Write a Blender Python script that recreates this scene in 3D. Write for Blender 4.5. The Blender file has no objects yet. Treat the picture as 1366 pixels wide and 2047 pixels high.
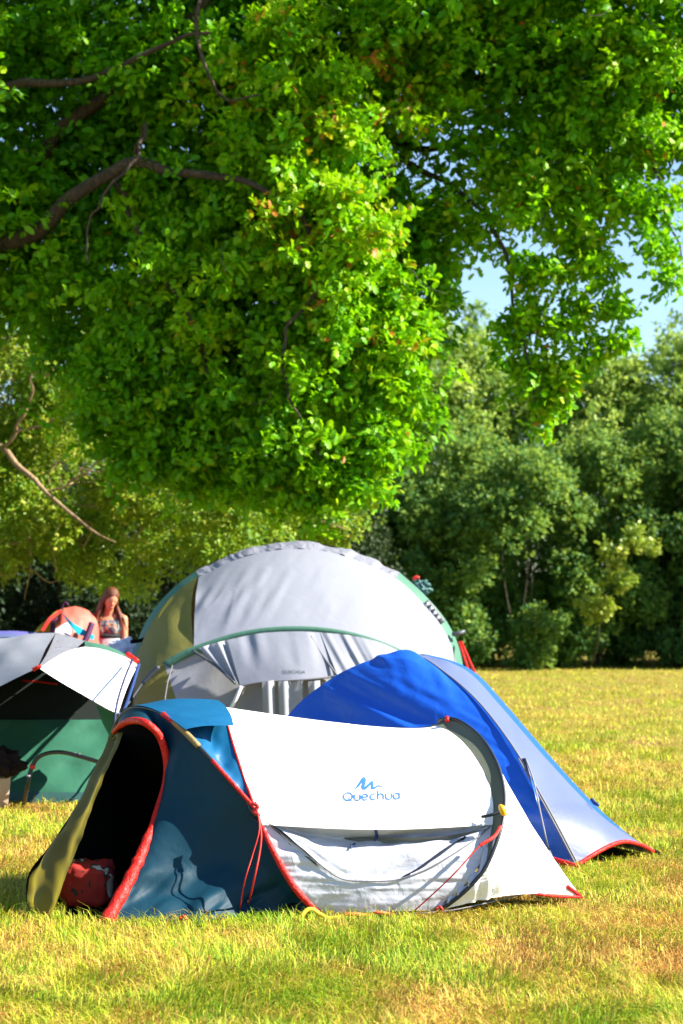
import bpy, bmesh, math, random
import numpy as np
from mathutils import Vector, Matrix, noise as mnoise

random.seed(7)
RNG = np.random.default_rng(11)
SC = bpy.context.scene
COL = SC.collection

# ------------------------------------------------------------------ camera, sky, sun, exposure
EYE = 1.5
FPX = 3600.0
PITCH = math.atan((1220 - 1023.5) / FPX)
cam_d = bpy.data.cameras.new('camera')
cam = bpy.data.objects.new('camera', cam_d)
COL.objects.link(cam)
cam.location = (0, 0, EYE)
cam.rotation_euler = (math.pi / 2 + PITCH, 0, 0)
cam_d.sensor_fit = 'VERTICAL'
cam_d.sensor_height = 36.0
cam_d.sensor_width = 24.0
cam_d.lens = FPX / 2047 * 36.0
cam_d.clip_end = 2000
cam_d.dof.use_dof = True
cam_d.dof.focus_distance = 9.3
cam_d.dof.aperture_fstop = 3.4
SC.camera = cam

SUN_AZ, SUN_EL = math.radians(97), math.radians(36)   # azimuth clockwise from +Y
SUNV = Vector((math.sin(SUN_AZ) * math.cos(SUN_EL), math.cos(SUN_AZ) * math.cos(SUN_EL), math.sin(SUN_EL)))
w = bpy.data.worlds.new('World'); SC.world = w; w.use_nodes = True
nt = w.node_tree
sky = nt.nodes.new('ShaderNodeTexSky'); sky.sky_type = 'NISHITA'; sky.sun_disc = False
sky.sun_elevation = SUN_EL; sky.sun_rotation = SUN_AZ
sky.ozone_density = 2.6; sky.dust_density = 0.15; sky.air_density = 1.0
nt.nodes['Background'].inputs['Strength'].default_value = 0.074
nt.links.new(sky.outputs[0], nt.nodes['Background'].inputs['Color'])
sun_d = bpy.data.lights.new('sun', 'SUN'); sun_d.energy = 5.0; sun_d.angle = math.radians(0.5); sun_d.color = (1.0, 0.93, 0.80)
sun = bpy.data.objects.new('sun', sun_d); COL.objects.link(sun)
sun.rotation_euler = SUNV.to_track_quat('Z', 'Y').to_euler(); sun.location = (30, -20, 30)
SC.view_settings.view_transform = 'Standard'; SC.view_settings.look = 'None'
SC.view_settings.exposure = 1.8; SC.view_settings.gamma = 1.0
SC.render.engine = 'CYCLES'
SC.cycles.use_denoising = True
try: SC.cycles.denoiser = 'OPENIMAGEDENOISE'
except Exception: pass
SC.cycles.max_bounces = 8; SC.cycles.transparent_max_bounces = 8

# ------------------------------------------------------------------ measuring helpers
CP, SP = math.cos(PITCH), math.sin(PITCH)
def P(px, py, d):
    """point of the photograph (1366 x 2047) at d metres in front of the camera"""
    a, b = (px - 683) / FPX, (1023.5 - py) / FPX
    x, y, z = a, CP - b * SP, SP + b * CP
    k = d / y
    return np.array((x * k, d, EYE + z * k))
def G(px, py):
    a, b = (px - 683) / FPX, (1023.5 - py) / FPX
    z = SP + b * CP
    k = -EYE / z
    return np.array((a * k, (CP - b * SP) * k, 0.0))
def PIX(p):
    """inverse of P for arrays (...,3)"""
    x, y, z = p[..., 0], p[..., 1], p[..., 2] - EYE
    f = y * CP + z * SP; u = -y * SP + z * CP
    return 683 + FPX * x / f, 1023.5 - FPX * u / f
def PL(pts): return np.array([P(*p) for p in pts])

def spline(pts, n):
    """Catmull-Rom through pts, n samples evenly spaced along the length"""
    p = np.asarray(pts, float)
    q = np.vstack([2 * p[0] - p[1], p, 2 * p[-1] - p[-2]])
    out = []
    for i in range(len(p) - 1):
        a, b, c, d = q[i], q[i + 1], q[i + 2], q[i + 3]
        for t in np.linspace(0, 1, 24, endpoint=False):
            out.append(0.5 * (2 * b + (c - a) * t + (2 * a - 5 * b + 4 * c - d) * t * t + (3 * b - a - 3 * c + d) * t ** 3))
    out.append(p[-1]); out = np.array(out)
    s = np.concatenate([[0], np.cumsum(np.linalg.norm(np.diff(out, axis=0), axis=1))])
    t = np.linspace(0, s[-1], n)
    return np.stack([np.interp(t, s, out[:, k]) for k in range(3)], 1)

def vnoise(x, y, seed=0):
    """smooth value noise, -1..1"""
    x = np.asarray(x, float); y = np.asarray(y, float)
    xi = np.floor(x).astype(int); yi = np.floor(y).astype(int)
    xf, yf = x - xi, y - yi
    xf = xf * xf * (3 - 2 * xf); yf = yf * yf * (3 - 2 * yf)
    def h(i, j):
        n = (i * 374761393 + j * 668265263 + seed * 974711) & 0x7fffffff
        n = ((n ^ (n >> 13)) * 1274126177) & 0x7fffffff
        return ((n ^ (n >> 16)) & 0xffff) / 32767.5 - 1
    return (h(xi, yi) * (1 - xf) + h(xi + 1, yi) * xf) * (1 - yf) + (h(xi, yi + 1) * (1 - xf) + h(xi + 1, yi + 1) * xf) * yf
def fbm(x, y, seed=0, o=3):
    r = 0; a = 1.0
    for k in range(o):
        r = r + a * vnoise(x * 2 ** k, y * 2 ** k, seed + k); a *= 0.5
    return r

# ------------------------------------------------------------------ object helpers
def tag(o, label=None, cat=None, group=None, kind=None):
    if label: o['label'] = label
    if cat: o['category'] = cat
    if group: o['group'] = group
    if kind: o['kind'] = kind
    return o
def thing(name, label, cat, loc=(0, 0, 0), group=None):
    o = bpy.data.objects.new(name, None); COL.objects.link(o)
    o.location = loc; o.empty_display_size = 0.1
    bpy.context.view_layer.update()
    return tag(o, label, cat, group)
def link(name, me, mat, parent=None, smooth=True):
    o = bpy.data.objects.new(name, me); COL.objects.link(o)
    if mat is not None: me.materials.append(mat)
    if smooth: me.polygons.foreach_set('use_smooth', np.ones(len(me.polygons), bool))
    if parent is not None:
        o.parent = parent
        m = Matrix.Identity(4); q = parent
        while q is not None:
            m = Matrix.Translation(q.location) @ m if q.type == 'EMPTY' else m
            q = q.parent
        o.matrix_parent_inverse = m.inverted()
    return o
def pymesh(name, verts, faces):
    me = bpy.data.meshes.new(name); me.from_pydata([tuple(v) for v in verts], [], faces); me.update(); return me
def npmesh(name, verts, loops, starts):
    me = bpy.data.meshes.new(name)
    me.vertices.add(len(verts)); me.vertices.foreach_set('co', np.ascontiguousarray(verts, np.float32).ravel())
    me.loops.add(len(loops)); me.loops.foreach_set('vertex_index', np.ascontiguousarray(loops, np.int32))
    me.polygons.add(len(starts)); me.polygons.foreach_set('loop_start', np.ascontiguousarray(starts, np.int32))
    me.update(calc_edges=True)
    return me
def gridfaces(n, m, off=0):
    return [(off + i * m + j, off + i * m + j + 1, off + (i + 1) * m + j + 1, off + (i + 1) * m + j) for i in range(n - 1) for j in range(m - 1)]
def gnormals(g):
    du = np.gradient(g, axis=0); dv = np.gradient(g, axis=1)
    nn = np.cross(du, dv); l = np.linalg.norm(nn, axis=2, keepdims=True)
    return nn / np.maximum(l, 1e-9)
def camside(g):
    """normals of the grid, flipped so that they look outward (towards the camera side on average)"""
    nn = gnormals(g)
    if (nn * (np.array((0, 0, EYE)) - g)).sum() < 0: nn = -nn
    return nn
def sheet(name, g, mat, parent, flip=False):
    n, m = g.shape[:2]
    f = gridfaces(n, m)
    # faces run (du, dv): front sides look towards the camera side unless flip
    nn = -gnormals(g)
    back = bool((nn * (np.array((0, 0, EYE)) - g)).sum() > 0)
    if back == flip: f = [x[::-1] for x in f]
    return link(name, pymesh(name, g.reshape(-1, 3), f), mat, parent)
def ruled(a, b, n, m, bulge=0.0, bvec=None):
    """n samples along the curves, m across; bulge pushes the middle outward along bvec"""
    A, B = spline(a, n), spline(b, n)
    t = np.linspace(0, 1, m)[None, :, None]
    g = A[:, None] * (1 - t) + B[:, None] * t
    if bulge:
        k = (np.sin(np.pi * t[..., 0])) * bulge * np.minimum(1, np.linalg.norm(A - B, axis=1) / .7)[:, None]
        g = g + (camside(g) if bvec is None else np.asarray(bvec, float)) * k[..., None]
    return g
def tube_vf(pts, r, k=8, cap=True):
    pts = np.asarray(pts, float); n = len(pts)
    r = np.broadcast_to(np.asarray(r, float), (n,))
    T = np.gradient(pts, axis=0); T /= np.maximum(np.linalg.norm(T, axis=1, keepdims=True), 1e-9)
    u = np.cross(T[0], (0.13, 0.31, 0.94)); u /= np.linalg.norm(u)
    V = []
    for i in range(n):
        u = u - T[i] * u.dot(T[i]); u /= np.linalg.norm(u); v = np.cross(T[i], u)
        for j in range(k):
            a = 2 * math.pi * j / k
            V.append(pts[i] + r[i] * (math.cos(a) * u + math.sin(a) * v))
    F = [(i * k + j, i * k + (j + 1) % k, (i + 1) * k + (j + 1) % k, (i + 1) * k + j) for i in range(n - 1) for j in range(k)]
    if cap: F += [tuple(range(k))[::-1], tuple(range((n - 1) * k, n * k))]
    return V, F
def tube(name, pts, r, mat, parent=None, k=8):
    V, F = tube_vf(pts, r, k); return link(name, pymesh(name, V, F), mat, parent)
def tubes(name, lst, mat, parent=None, k=6):
    V, F = [], []
    for pts, r in lst:
        v, f = tube_vf(pts, r, k); o = len(V); V += list(v); F += [tuple(i + o for i in x) for x in f]
    return link(name, pymesh(name, V, F), mat, parent)
def ribbon(name, c, width, out, mat, parent, thick=0.004, wav=0.0, seed=1):
    """a flat band with thickness following curve c; width vectors given per point or once"""
    c = np.asarray(c, float); n = len(c)
    wv = np.broadcast_to(np.asarray(width, float), c.shape); ov = np.broadcast_to(np.asarray(out, float), c.shape)
    rows = []
    for a, b in ((-.5, 0), (-.42, 1), (0, 1.5), (.42, 1), (.5, 0), (0.42, -.6), (-.42, -.6)):
        p = c + wv * a + ov * (b * thick)
        if wav: p = p + ov * (wav * vnoise(np.arange(n) * 0.9, np.full(n, a * 3), seed))[:, None]
        rows.append(p)
    k = len(rows); V = np.stack(rows, 1).reshape(-1, 3)
    F = [(i * k + j, i * k + (j + 1) % k, (i + 1) * k + (j + 1) % k, (i + 1) * k + j) for i in range(n - 1) for j in range(k)]
    F += [tuple(range(k))[::-1], tuple(range((n - 1) * k, n * k))]
    return link(name, pymesh(name, V, F), mat, parent)
def lump(name, c, r, mat, parent=None, amp=.15, freq=2.0, seed=0, flat=True, seg=28, kind=0):
    V = []; F = []
    for i in range(seg + 1):
        th = math.pi * i / seg
        for j in range(seg * 2):
            ph = math.pi * j / seg
            d = Vector((math.sin(th) * math.cos(ph), math.sin(th) * math.sin(ph), math.cos(th)))
            if kind == 1:
                d = Vector([math.copysign(abs(q) ** .55, q) for q in d]); 
            k = 1 + amp * mnoise.noise(Vector((d.x * freq + seed, d.y * freq, d.z * freq))) + amp * .5 * mnoise.noise(Vector((d.x * freq * 2.7, d.y * freq * 2.7 + seed, d.z * freq * 2.7)))
            p = [c[a] + d[a] * r[a] * k for a in range(3)]
            if flat: p[2] = max(p[2], 0.012)
            V.append(p)
    m = seg * 2
    F = [(i * m + j, (i + 1) * m + j, (i + 1) * m + (j + 1) % m, i * m + (j + 1) % m) for i in range(seg) for j in range(m)]
    return link(name, pymesh(name, V, F), mat, parent)

# ------------------------------------------------------------------ materials
def node_mat(name):
    m = bpy.data.materials.new(name); m.use_nodes = True
    t = m.node_tree; b = t.nodes['Principled BSDF']
    return m, t, b
def N(t, kind, **kw):
    n = t.nodes.new(kind)
    for k, v in kw.items():
        if k.startswith('i_'): n.inputs[k[2:]].default_value = v
        else: setattr(n, k, v)
    return n
def c4(c): return (c[0], c[1], c[2], 1)
def fabric(name, col, rough=.55, trans=0.0, tcol=None, back=None, bump=.25, scale=9.0, spec=.3, var=.12):
    m, t, b = node_mat(name)
    L = t.links.new
    tc = N(t, 'ShaderNodeTexCoord')
    n1 = N(t, 'ShaderNodeTexNoise'); n1.inputs['Scale'].default_value = 2.3; n1.inputs['Detail'].default_value = 5
    L(tc.outputs['Object'], n1.inputs['Vector'])
    mp = N(t, 'ShaderNodeMapRange'); mp.inputs['To Min'].default_value = 1 - var; mp.inputs['To Max'].default_value = 1 + var
    L(n1.outputs['Fac'], mp.inputs['Value'])
    mx = N(t, 'ShaderNodeMix', data_type='RGBA', blend_type='MULTIPLY'); mx.inputs['Factor'].default_value = 1
    mx.inputs[6].default_value = c4(col); L(mp.outputs[0], mx.inputs[7])
    cout = mx.outputs[2]
    if back is not None:
        ge = N(t, 'ShaderNodeNewGeometry')
        m2 = N(t, 'ShaderNodeMix', data_type='RGBA'); L(ge.outputs['Backfacing'], m2.inputs['Factor'])
        L(cout, m2.inputs[6]); m2.inputs[7].default_value = c4(back); cout = m2.outputs[2]
    L(cout, b.inputs['Base Color'])
    b.inputs['Roughness'].default_value = rough; b.inputs['Specular IOR Level'].default_value = spec
    n2 = N(t, 'ShaderNodeTexNoise'); n2.inputs['Scale'].default_value = scale; n2.inputs['Detail'].default_value = 4; n2.inputs['Distortion'].default_value = .6
    L(tc.outputs['Object'], n2.inputs['Vector'])
    bp = N(t, 'ShaderNodeBump'); bp.inputs['Strength'].default_value = bump; bp.inputs['Distance'].default_value = .02
    L(n2.outputs['Fac'], bp.inputs['Height']); L(bp.outputs[0], b.inputs['Normal'])
    if trans > 0:
        tr = N(t, 'ShaderNodeBsdfTranslucent'); tr.inputs['Color'].default_value = c4(tcol or col)
        ms = N(t, 'ShaderNodeMixShader'); ms.inputs[0].default_value = trans
        L(b.outputs[0], ms.inputs[1]); L(tr.outputs[0], ms.inputs[2])
        L(ms.outputs[0], t.nodes['Material Output'].inputs['Surface'])
    return m
def plain(name, col, rough=.5, metal=0.0, spec=.5, bump=0.0, scale=40, var=.1):
    m = fabric(name, col, rough=rough, bump=bump, scale=scale, spec=spec, var=var)
    m.node_tree.nodes['Principled BSDF'].inputs['Metallic'].default_value = metal
    return m
def leaf_mat(name, cols, trans=.35, tcol=(.25, .4, .02), rough=.42, spec=.5):
    """cols: list of (position, rgb) on the per-leaf value (clump tone plus random)"""
    m, t, b = node_mat(name); L = t.links.new
    at = N(t, 'ShaderNodeAttribute', attribute_name='rnd')
    cr = N(t, 'ShaderNodeValToRGB')
    e = cr.color_ramp.elements
    e[0].position, e[0].color = cols[0][0], c4(cols[0][1]); e[1].position, e[1].color = cols[-1][0], c4(cols[-1][1])
    for p, c in cols[1:-1]:
        x = e.new(p); x.color = c4(c)
    L(at.outputs['Fac'], cr.inputs['Fac']); L(cr.outputs['Color'], b.inputs['Base Color'])
    b.inputs['Roughness'].default_value = rough; b.inputs['Specular IOR Level'].default_value = spec
    tr = N(t, 'ShaderNodeBsdfTranslucent')
    mx = N(t, 'ShaderNodeMix', data_type='RGBA', blend_type='MIX'); mx.inputs['Factor'].default_value = .6
    L(cr.outputs['Color'], mx.inputs[6]); mx.inputs[7].default_value = c4(tcol); L(mx.outputs[2], tr.inputs['Color'])
    ms = N(t, 'ShaderNodeMixShader'); ms.inputs[0].default_value = trans
    L(b.outputs[0], ms.inputs[1]); L(tr.outputs[0], ms.inputs[2]); L(ms.outputs[0], t.nodes['Material Output'].inputs['Surface'])
    return m
def bark_mat(name, c1, c2):
    m, t, b = node_mat(name); L = t.links.new
    tc = N(t, 'ShaderNodeTexCoord'); mp = N(t, 'ShaderNodeMapping'); mp.inputs['Scale'].default_value = (9, 9, 2.2)
    L(tc.outputs['Object'], mp.inputs['Vector'])
    n1 = N(t, 'ShaderNodeTexNoise'); n1.inputs['Scale'].default_value = 3; n1.inputs['Detail'].default_value = 8; n1.inputs['Distortion'].default_value = 1
    L(mp.outputs[0], n1.inputs['Vector'])
    cr = N(t, 'ShaderNodeValToRGB'); cr.color_ramp.elements[0].color = c4(c1); cr.color_ramp.elements[1].color = c4(c2)
    cr.color_ramp.elements[0].position = .35; cr.color_ramp.elements[1].position = .65
    L(n1.outputs['Fac'], cr.inputs['Fac']); L(cr.outputs[0], b.inputs['Base Color']); b.inputs['Roughness'].default_value = .9
    bp = N(t, 'ShaderNodeBump'); bp.inputs['Strength'].default_value = .8; bp.inputs['Distance'].default_value = .03
    L(n1.outputs['Fac'], bp.inputs['Height']); L(bp.outputs[0], b.inputs['Normal'])
    return m
M = {}
M['white'] = fabric('white_nylon', (.80, .80, .82), rough=.45, back=(.10, .10, .11), bump=.12, scale=14, var=.03)
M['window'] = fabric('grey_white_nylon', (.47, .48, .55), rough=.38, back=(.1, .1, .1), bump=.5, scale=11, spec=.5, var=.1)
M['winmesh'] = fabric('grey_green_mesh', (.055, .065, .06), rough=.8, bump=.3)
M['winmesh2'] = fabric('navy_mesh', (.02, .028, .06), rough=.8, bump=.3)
M['hemshade'] = fabric('grey_hem_shade', (.13, .135, .125), rough=.8, bump=.5)
M['tail'] = fabric('white_tail_nylon', (.82, .82, .86), rough=.45, trans=.0, bump=.2, scale=12, var=.03)
M['stripgrey'] = fabric('shaded_olive_mesh', (.10, .115, .085), rough=.8, bump=.2)
M['vest'] = fabric('petrol_blue_nylon', (.0022, .030, .054), rough=.56, back=(.003, .003, .003), bump=.25, scale=9, spec=.18)
M['hood'] = fabric('bright_blue_nylon', (.004, .085, .20), rough=.42, back=(.01, .02, .03), bump=.25, scale=8, spec=.4)
M['olive'] = fabric('olive_nylon', (.14, .12, .018), rough=.6, trans=.4, tcol=(.40, .33, .02), bump=.4)
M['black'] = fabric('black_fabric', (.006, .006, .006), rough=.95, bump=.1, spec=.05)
M['red'] = fabric('red_webbing', (.50, .010, .005), rough=.5, bump=.6, scale=40)
M['redcord'] = plain('red_cord', (.52, .014, .008), .6)
M['yellow'] = plain('yellow_plastic', (.75, .40, .01), .35)
M['yellowcord'] = plain('yellow_webbing', (.70, .48, .03), .6)
M['orange'] = plain('orange_cord', (.70, .13, .02), .6)
M['darkpole'] = plain('dark_pole_sleeve', (.008, .014, .02), .45)
M['navy'] = plain('navy_webbing', (.012, .035, .14), .5)
M['navyline'] = plain('dark_navy_cord', (.006, .01, .06), .7)
M['print'] = plain('blue_print', (.02, .13, .38), .6)
M['printgrey'] = plain('dark_print', (.05, .08, .09), .6)
M['royal'] = fabric('royal_blue_nylon', (.006, .075, .46), rough=.42, back=(.01, .02, .06), bump=.55, scale=6, spec=.35)
M['lilac'] = fabric('lilac_grey_nylon', (.085, .11, .225), rough=.5, bump=.25, scale=8)
M['seam'] = plain('grey_seam', (.15, .15, .17), .6)
M['famwhite'] = fabric('pale_grey_polyester', (.215, .225, .27), rough=.5, back=(.12, .12, .13), bump=.25, scale=6, var=.05)
M['famside'] = fabric('olive_shaded_side_polyester', (.25, .235, .06), rough=.6, trans=.38, tcol=(.50, .47, .04), back=(.1, .1, .06), bump=.35)  # olive tone carries the shade on the tent's left side
M['famwall'] = fabric('grey_wall_polyester', (.30, .31, .35), rough=.55, trans=.12, tcol=(.45, .45, .5), bump=.35, scale=5)
M['crinkle'] = fabric('crinkled_grey', (.19, .195, .24), rough=.35, bump=.9, scale=14, spec=.5)
M['green'] = fabric('sage_green_webbing', (.055, .15, .105), rough=.6, bump=.2)
M['teal'] = fabric('teal_webbing', (.03, .10, .10), rough=.6, bump=.2)
M['dgreen'] = fabric('bottle_green_polyester', (.028, .125, .08), rough=.55, bump=.4, scale=5, var=.15)
M['mesh'] = fabric('black_mesh', (.018, .024, .022), rough=.9, bump=.1, spec=.1)
M['badge'] = plain('dark_badge', (.05, .06, .07), .5)
M['purple'] = fabric('violet_nylon', (.10, .095, .33), rough=.5, bump=.3)
M['coral'] = fabric('coral_nylon', (.62, .14, .10), rough=.5, trans=.2, tcol=(.7, .1, .08), bump=.5)
M['pinkpale'] = fabric('pale_pink_nylon', (.75, .58, .56), rough=.5, bump=.3)
M['redtent'] = fabric('red_nylon', (.58, .02, .02), rough=.5, trans=.2, bump=.3)
M['turq'] = fabric('turquoise_nylon', (.01, .42, .52), rough=.5, bump=.5)
M['plum'] = fabric('plum_nylon', (.06, .01, .05), rough=.6, bump=.3)
M['tube'] = plain('black_tube', (.012, .012, .014), .3, spec=.6)
M['beige'] = plain('beige_plastic', (.42, .32, .25), .5, bump=.1)
M['brown'] = fabric('dark_brown_fleece', (.022, .015, .013), rough=.95, bump=1.0, scale=45, spec=.1)
M['skin'] = plain('skin', (.52, .22, .12), .5, spec=.3)
M['hair'] = fabric('brown_hair', (.11, .032, .011), rough=.5, bump=.6, scale=40, var=.4)
M['skirt'] = fabric('grey_skirt', (.34, .34, .36), rough=.8, bump=.6, scale=12)
M['jeans'] = fabric('dark_band_cloth', (.02, .022, .026), rough=.8, bump=.4)
M['palecloth'] = fabric('pale_grey_cloth', (.50, .52, .60), rough=.7, bump=.5)
M['eye'] = plain('dark_eye', (.02, .012, .01), .3)
M['lips'] = plain('lips', (.35, .08, .06), .5)

# pattern materials: printed top, spotted red bag
def blotch(name, cols, scale, rough=.8):
    m, t, b = node_mat(name); L = t.links.new
    tc = N(t, 'ShaderNodeTexCoord'); v = N(t, 'ShaderNodeTexNoise'); v.inputs['Scale'].default_value = scale; v.inputs['Detail'].default_value = 2
    L(tc.outputs['Object'], v.inputs['Vector'])
    cr = N(t, 'ShaderNodeValToRGB'); cr.color_ramp.interpolation = 'CONSTANT'; e = cr.color_ramp.elements
    e[0].position, e[0].color = 0, c4(cols[0][1]); e[1].position, e[1].color = cols[1][0], c4(cols[1][1])
    for p, c in cols[2:]:
        x = e.new(p); x.color = c4(c)
    L(v.outputs['Fac'], cr.inputs['Fac']); L(cr.outputs[0], b.inputs['Base Color']); b.inputs['Roughness'].default_value = rough
    return m
M['top'] = blotch('printed_cloth', [(0, (.10, .11, .12)), (.42, (.05, .055, .06)), (.5, (.16, .17, .19)), (.6, (.55, .22, .05)), (.64, (.09, .1, .11))], 14)
M['bag'] = blotch('red_printed_cloth', [(0, (.34, .30, .24)), (.36, (.02, .015, .012)), (.41, (.26, .008, .004)), (.61, (.02, .015, .012)), (.66, (.30, .26, .2))], 9)

# ------------------------------------------------------------------ ground
def ground():
    m, t, b = node_mat('turf_soil'); L = t.links.new
    tc = N(t, 'ShaderNodeTexCoord')
    n1 = N(t, 'ShaderNodeTexNoise'); n1.inputs['Scale'].default_value = .7; n1.inputs['Detail'].default_value = 8
    n2 = N(t, 'ShaderNodeTexNoise'); n2.inputs['Scale'].default_value = 30; n2.inputs['Detail'].default_value = 6
    L(tc.outputs['Object'], n1.inputs['Vector']); L(tc.outputs['Object'], n2.inputs['Vector'])
    cr = N(t, 'ShaderNodeValToRGB'); e = cr.color_ramp.elements
    e[0].position, e[0].color = .35, (.20, .18, .03, 1); e[1].position, e[1].color = .68, (.24, .15, .05, 1)
    x = e.new(.5); x.color = (.25, .21, .035, 1)
    L(n1.outputs['Fac'], cr.inputs['Fac'])
    mp = N(t, 'ShaderNodeMapRange'); mp.inputs['To Min'].default_value = .45; mp.inputs['To Max'].default_value = 1.5; L(n2.outputs['Fac'], mp.inputs['Value'])
    mx = N(t, 'ShaderNodeMix', data_type='RGBA', blend_type='MULTIPLY'); mx.inputs['Factor'].default_value = 1
    L(cr.outputs[0], mx.inputs[6]); L(mp.outputs[0], mx.inputs[7]); L(mx.outputs[2], b.inputs['Base Color'])
    b.inputs['Roughness'].default_value = .95; b.inputs['Specular IOR Level'].default_value = .1
    bp = N(t, 'ShaderNodeBump'); bp.inputs['Strength'].default_value = .8; bp.inputs['Distance'].default_value = .04
    L(n2.outputs['Fac'], bp.inputs['Height']); L(bp.outputs[0], b.inputs['Normal'])
    xs = np.concatenate([[-700, -200, -60], np.linspace(-25, 25, 60), [60, 200, 700]])
    ys = np.concatenate([[-300, -40], np.linspace(-5, 70, 90), [120, 300, 900]])
    g = np.array([[(x, y, 0) for y in ys] for x in xs], float)
    o = sheet('ground', g, m, None, flip=True)
    tag(o, kind='structure')
ground()

# ------------------------------------------------------------------ trees
OAKLEAF = np.array([(0, 0, 0), (.34, 0, .03), (.66, 0, .0), (1, 0, -.12),
                    (.14, .07, .01), (.24, .21, .05), (.36, .12, .05), (.50, .29, .06), (.60, .17, .04), (.78, .26, .0), (.90, .13, -.06),
                    (.14, -.07, .01), (.24, -.21, .05), (.36, -.12, .05), (.50, -.29, .06), (.60, -.17, .04), (.78, -.26, .0), (.90, -.13, -.06)], float)
OAKFACES = [(0, 1, 6, 5, 4), (1, 2, 8, 7, 6), (2, 3, 10, 9, 8), (0, 11, 12, 13, 1), (1, 13, 14, 15, 2), (2, 15, 16, 17, 3)]
LANCE = np.array([(0, 0, 0), (.4, .2, .05), (1, 0, -.12), (.4, -.2, .05)], float)
LANCEFACES = [(0, 3, 2), (0, 2, 1)]
BROAD = np.array([(0, 0, 0), (.3, .26, .06), (.75, .22, 0), (1, 0, -.1), (.75, -.22, 0), (.3, -.26, .06)], float)
BROADFACES = [(0, 5, 4, 3), (0, 3, 2, 1)]

def unit(v): return v / np.maximum(np.linalg.norm(v, axis=-1, keepdims=True), 1e-9)
def leaves(name, pos, dirs, nrm, size, rnd, tmpl, tfaces, mat, parent):
    n = len(pos); k = len(tmpl)
    Ld = unit(dirs); W = unit(np.cross(nrm, Ld)); Nn = np.cross(Ld, W)
    V = pos[:, None] + size[:, None, None] * (tmpl[None, :, 0:1] * Ld[:, None] + tmpl[None, :, 1:2] * W[:, None] + tmpl[None, :, 2:3] * Nn[:, None])
    fl = np.concatenate([np.array(f) for f in tfaces]); lens = np.array([len(f) for f in tfaces])
    loops = (fl[None] + (np.arange(n) * k)[:, None]).ravel()
    st0 = np.concatenate([[0], np.cumsum(lens)[:-1]])
    starts = (st0[None] + (np.arange(n) * len(fl))[:, None]).ravel()
    me = npmesh(name, V.reshape(-1, 3), loops, starts)
    at = me.attributes.new('rnd', 'FLOAT', 'POINT'); at.data.foreach_set('value', np.repeat(rnd, k).astype(np.float32))
    return link(name, me, mat, parent, smooth=False)

def foliage(name, clumps, per, lper, lsize, tmpl, tfaces, mat, parent, rng, up=.6, shell=2.4, out=.8):
    """clumps: rows (x,y,z, rx,ry,rz, tone). 'per' sprays in a clump of unit size, lper leaves on each spray"""
    C = np.asarray(clumps, float)
    num = np.maximum(3, (per * (C[:, 3] * C[:, 4]) ** 0.9 * rng.uniform(.8, 1.2, len(C))).astype(int))
    idx = np.repeat(np.arange(len(C)), num)
    d = unit(rng.normal(size=(len(idx), 3)))
    r = rng.uniform(0, 1, len(idx)) ** (1 / shell)
    sp = C[idx, :3] + d * r[:, None] * C[idx, 3:6]
    sid = np.repeat(np.arange(len(idx)), lper)
    o = d[sid] * out + np.array((0, 0, -.15)) + rng.normal(size=(len(sid), 3)) * .75
    nrm = unit(np.array((0.25, -.15, up)) + d[sid] * .35 + rng.normal(size=(len(sid), 3)) * .45)
    pos = sp[sid] + rng.normal(size=(len(sid), 3)) * lsize * .35
    rnd = np.clip(C[idx[sid], 6] + rng.normal(size=len(sid)) * .13 + (rng.normal(size=len(idx)) * .07)[sid], 0, 1)
    sz = lsize * rng.uniform(.65, 1.2, len(sid))
    return leaves(name, pos, o, nrm, sz, rnd, tmpl, tfaces, mat, parent)

M['oakbark'] = bark_mat('oak_bark', (.022, .015, .010), (.075, .05, .03))
M['shrubbark'] = bark_mat('shrub_bark', (.02, .016, .01), (.06, .045, .03))
M['palebark'] = bark_mat('pale_bark', (.17, .11, .06), (.38, .26, .15))
M['oakleaf'] = leaf_mat('oak_leaf', [(0, (.025, .12, .003)), (.35, (.09, .31, .003)), (.65, (.21, .45, .003)), (.97, (.36, .46, .004)), (1, (.50, .16, .02))], trans=.42, tcol=(.26, .60, .003), rough=.45, spec=.22)
M['sallowleaf'] = leaf_mat('sallow_leaf', [(0, (.035, .14, .010)), (.4, (.12, .27, .015)), (.75, (.26, .38, .02)), (1, (.44, .40, .05))], trans=.38, tcol=(.38, .46, .02), rough=.5, spec=.35)
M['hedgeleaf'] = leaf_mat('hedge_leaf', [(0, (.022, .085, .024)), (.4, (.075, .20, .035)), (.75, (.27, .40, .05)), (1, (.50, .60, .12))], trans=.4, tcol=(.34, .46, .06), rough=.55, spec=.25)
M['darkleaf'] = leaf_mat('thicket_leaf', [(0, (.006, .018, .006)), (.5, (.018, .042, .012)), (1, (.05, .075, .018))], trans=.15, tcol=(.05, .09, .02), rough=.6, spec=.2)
M['limeleaf'] = leaf_mat('lime_leaf', [(0, (.10, .20, .02)), (.5, (.24, .36, .03)), (1, (.44, .44, .05))], trans=.35, tcol=(.36, .46, .04))

def inpoly(x, y, poly):
    x = np.asarray(x, float); y = np.asarray(y, float)
    c = np.zeros(x.shape, bool); n = len(poly)
    for i in range(n):
        x1, y1 = poly[i]; x2, y2 = poly[i - 1]
        with np.errstate(divide='ignore', invalid='ignore'):
            c ^= ((y1 > y) != (y2 > y)) & (x < (x2 - x1) * (y - y1) / (y2 - y1 + 1e-12) + x1)
    return c

def limb_pts(pts, n=40, wob=.04, seed=0):
    c = spline(pts, n)
    t = np.arange(n)
    for k in range(3): c[:, k] += wob * vnoise(t * .35 + 7 * k, np.full(n, 3.3), seed + k)
    return c

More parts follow.
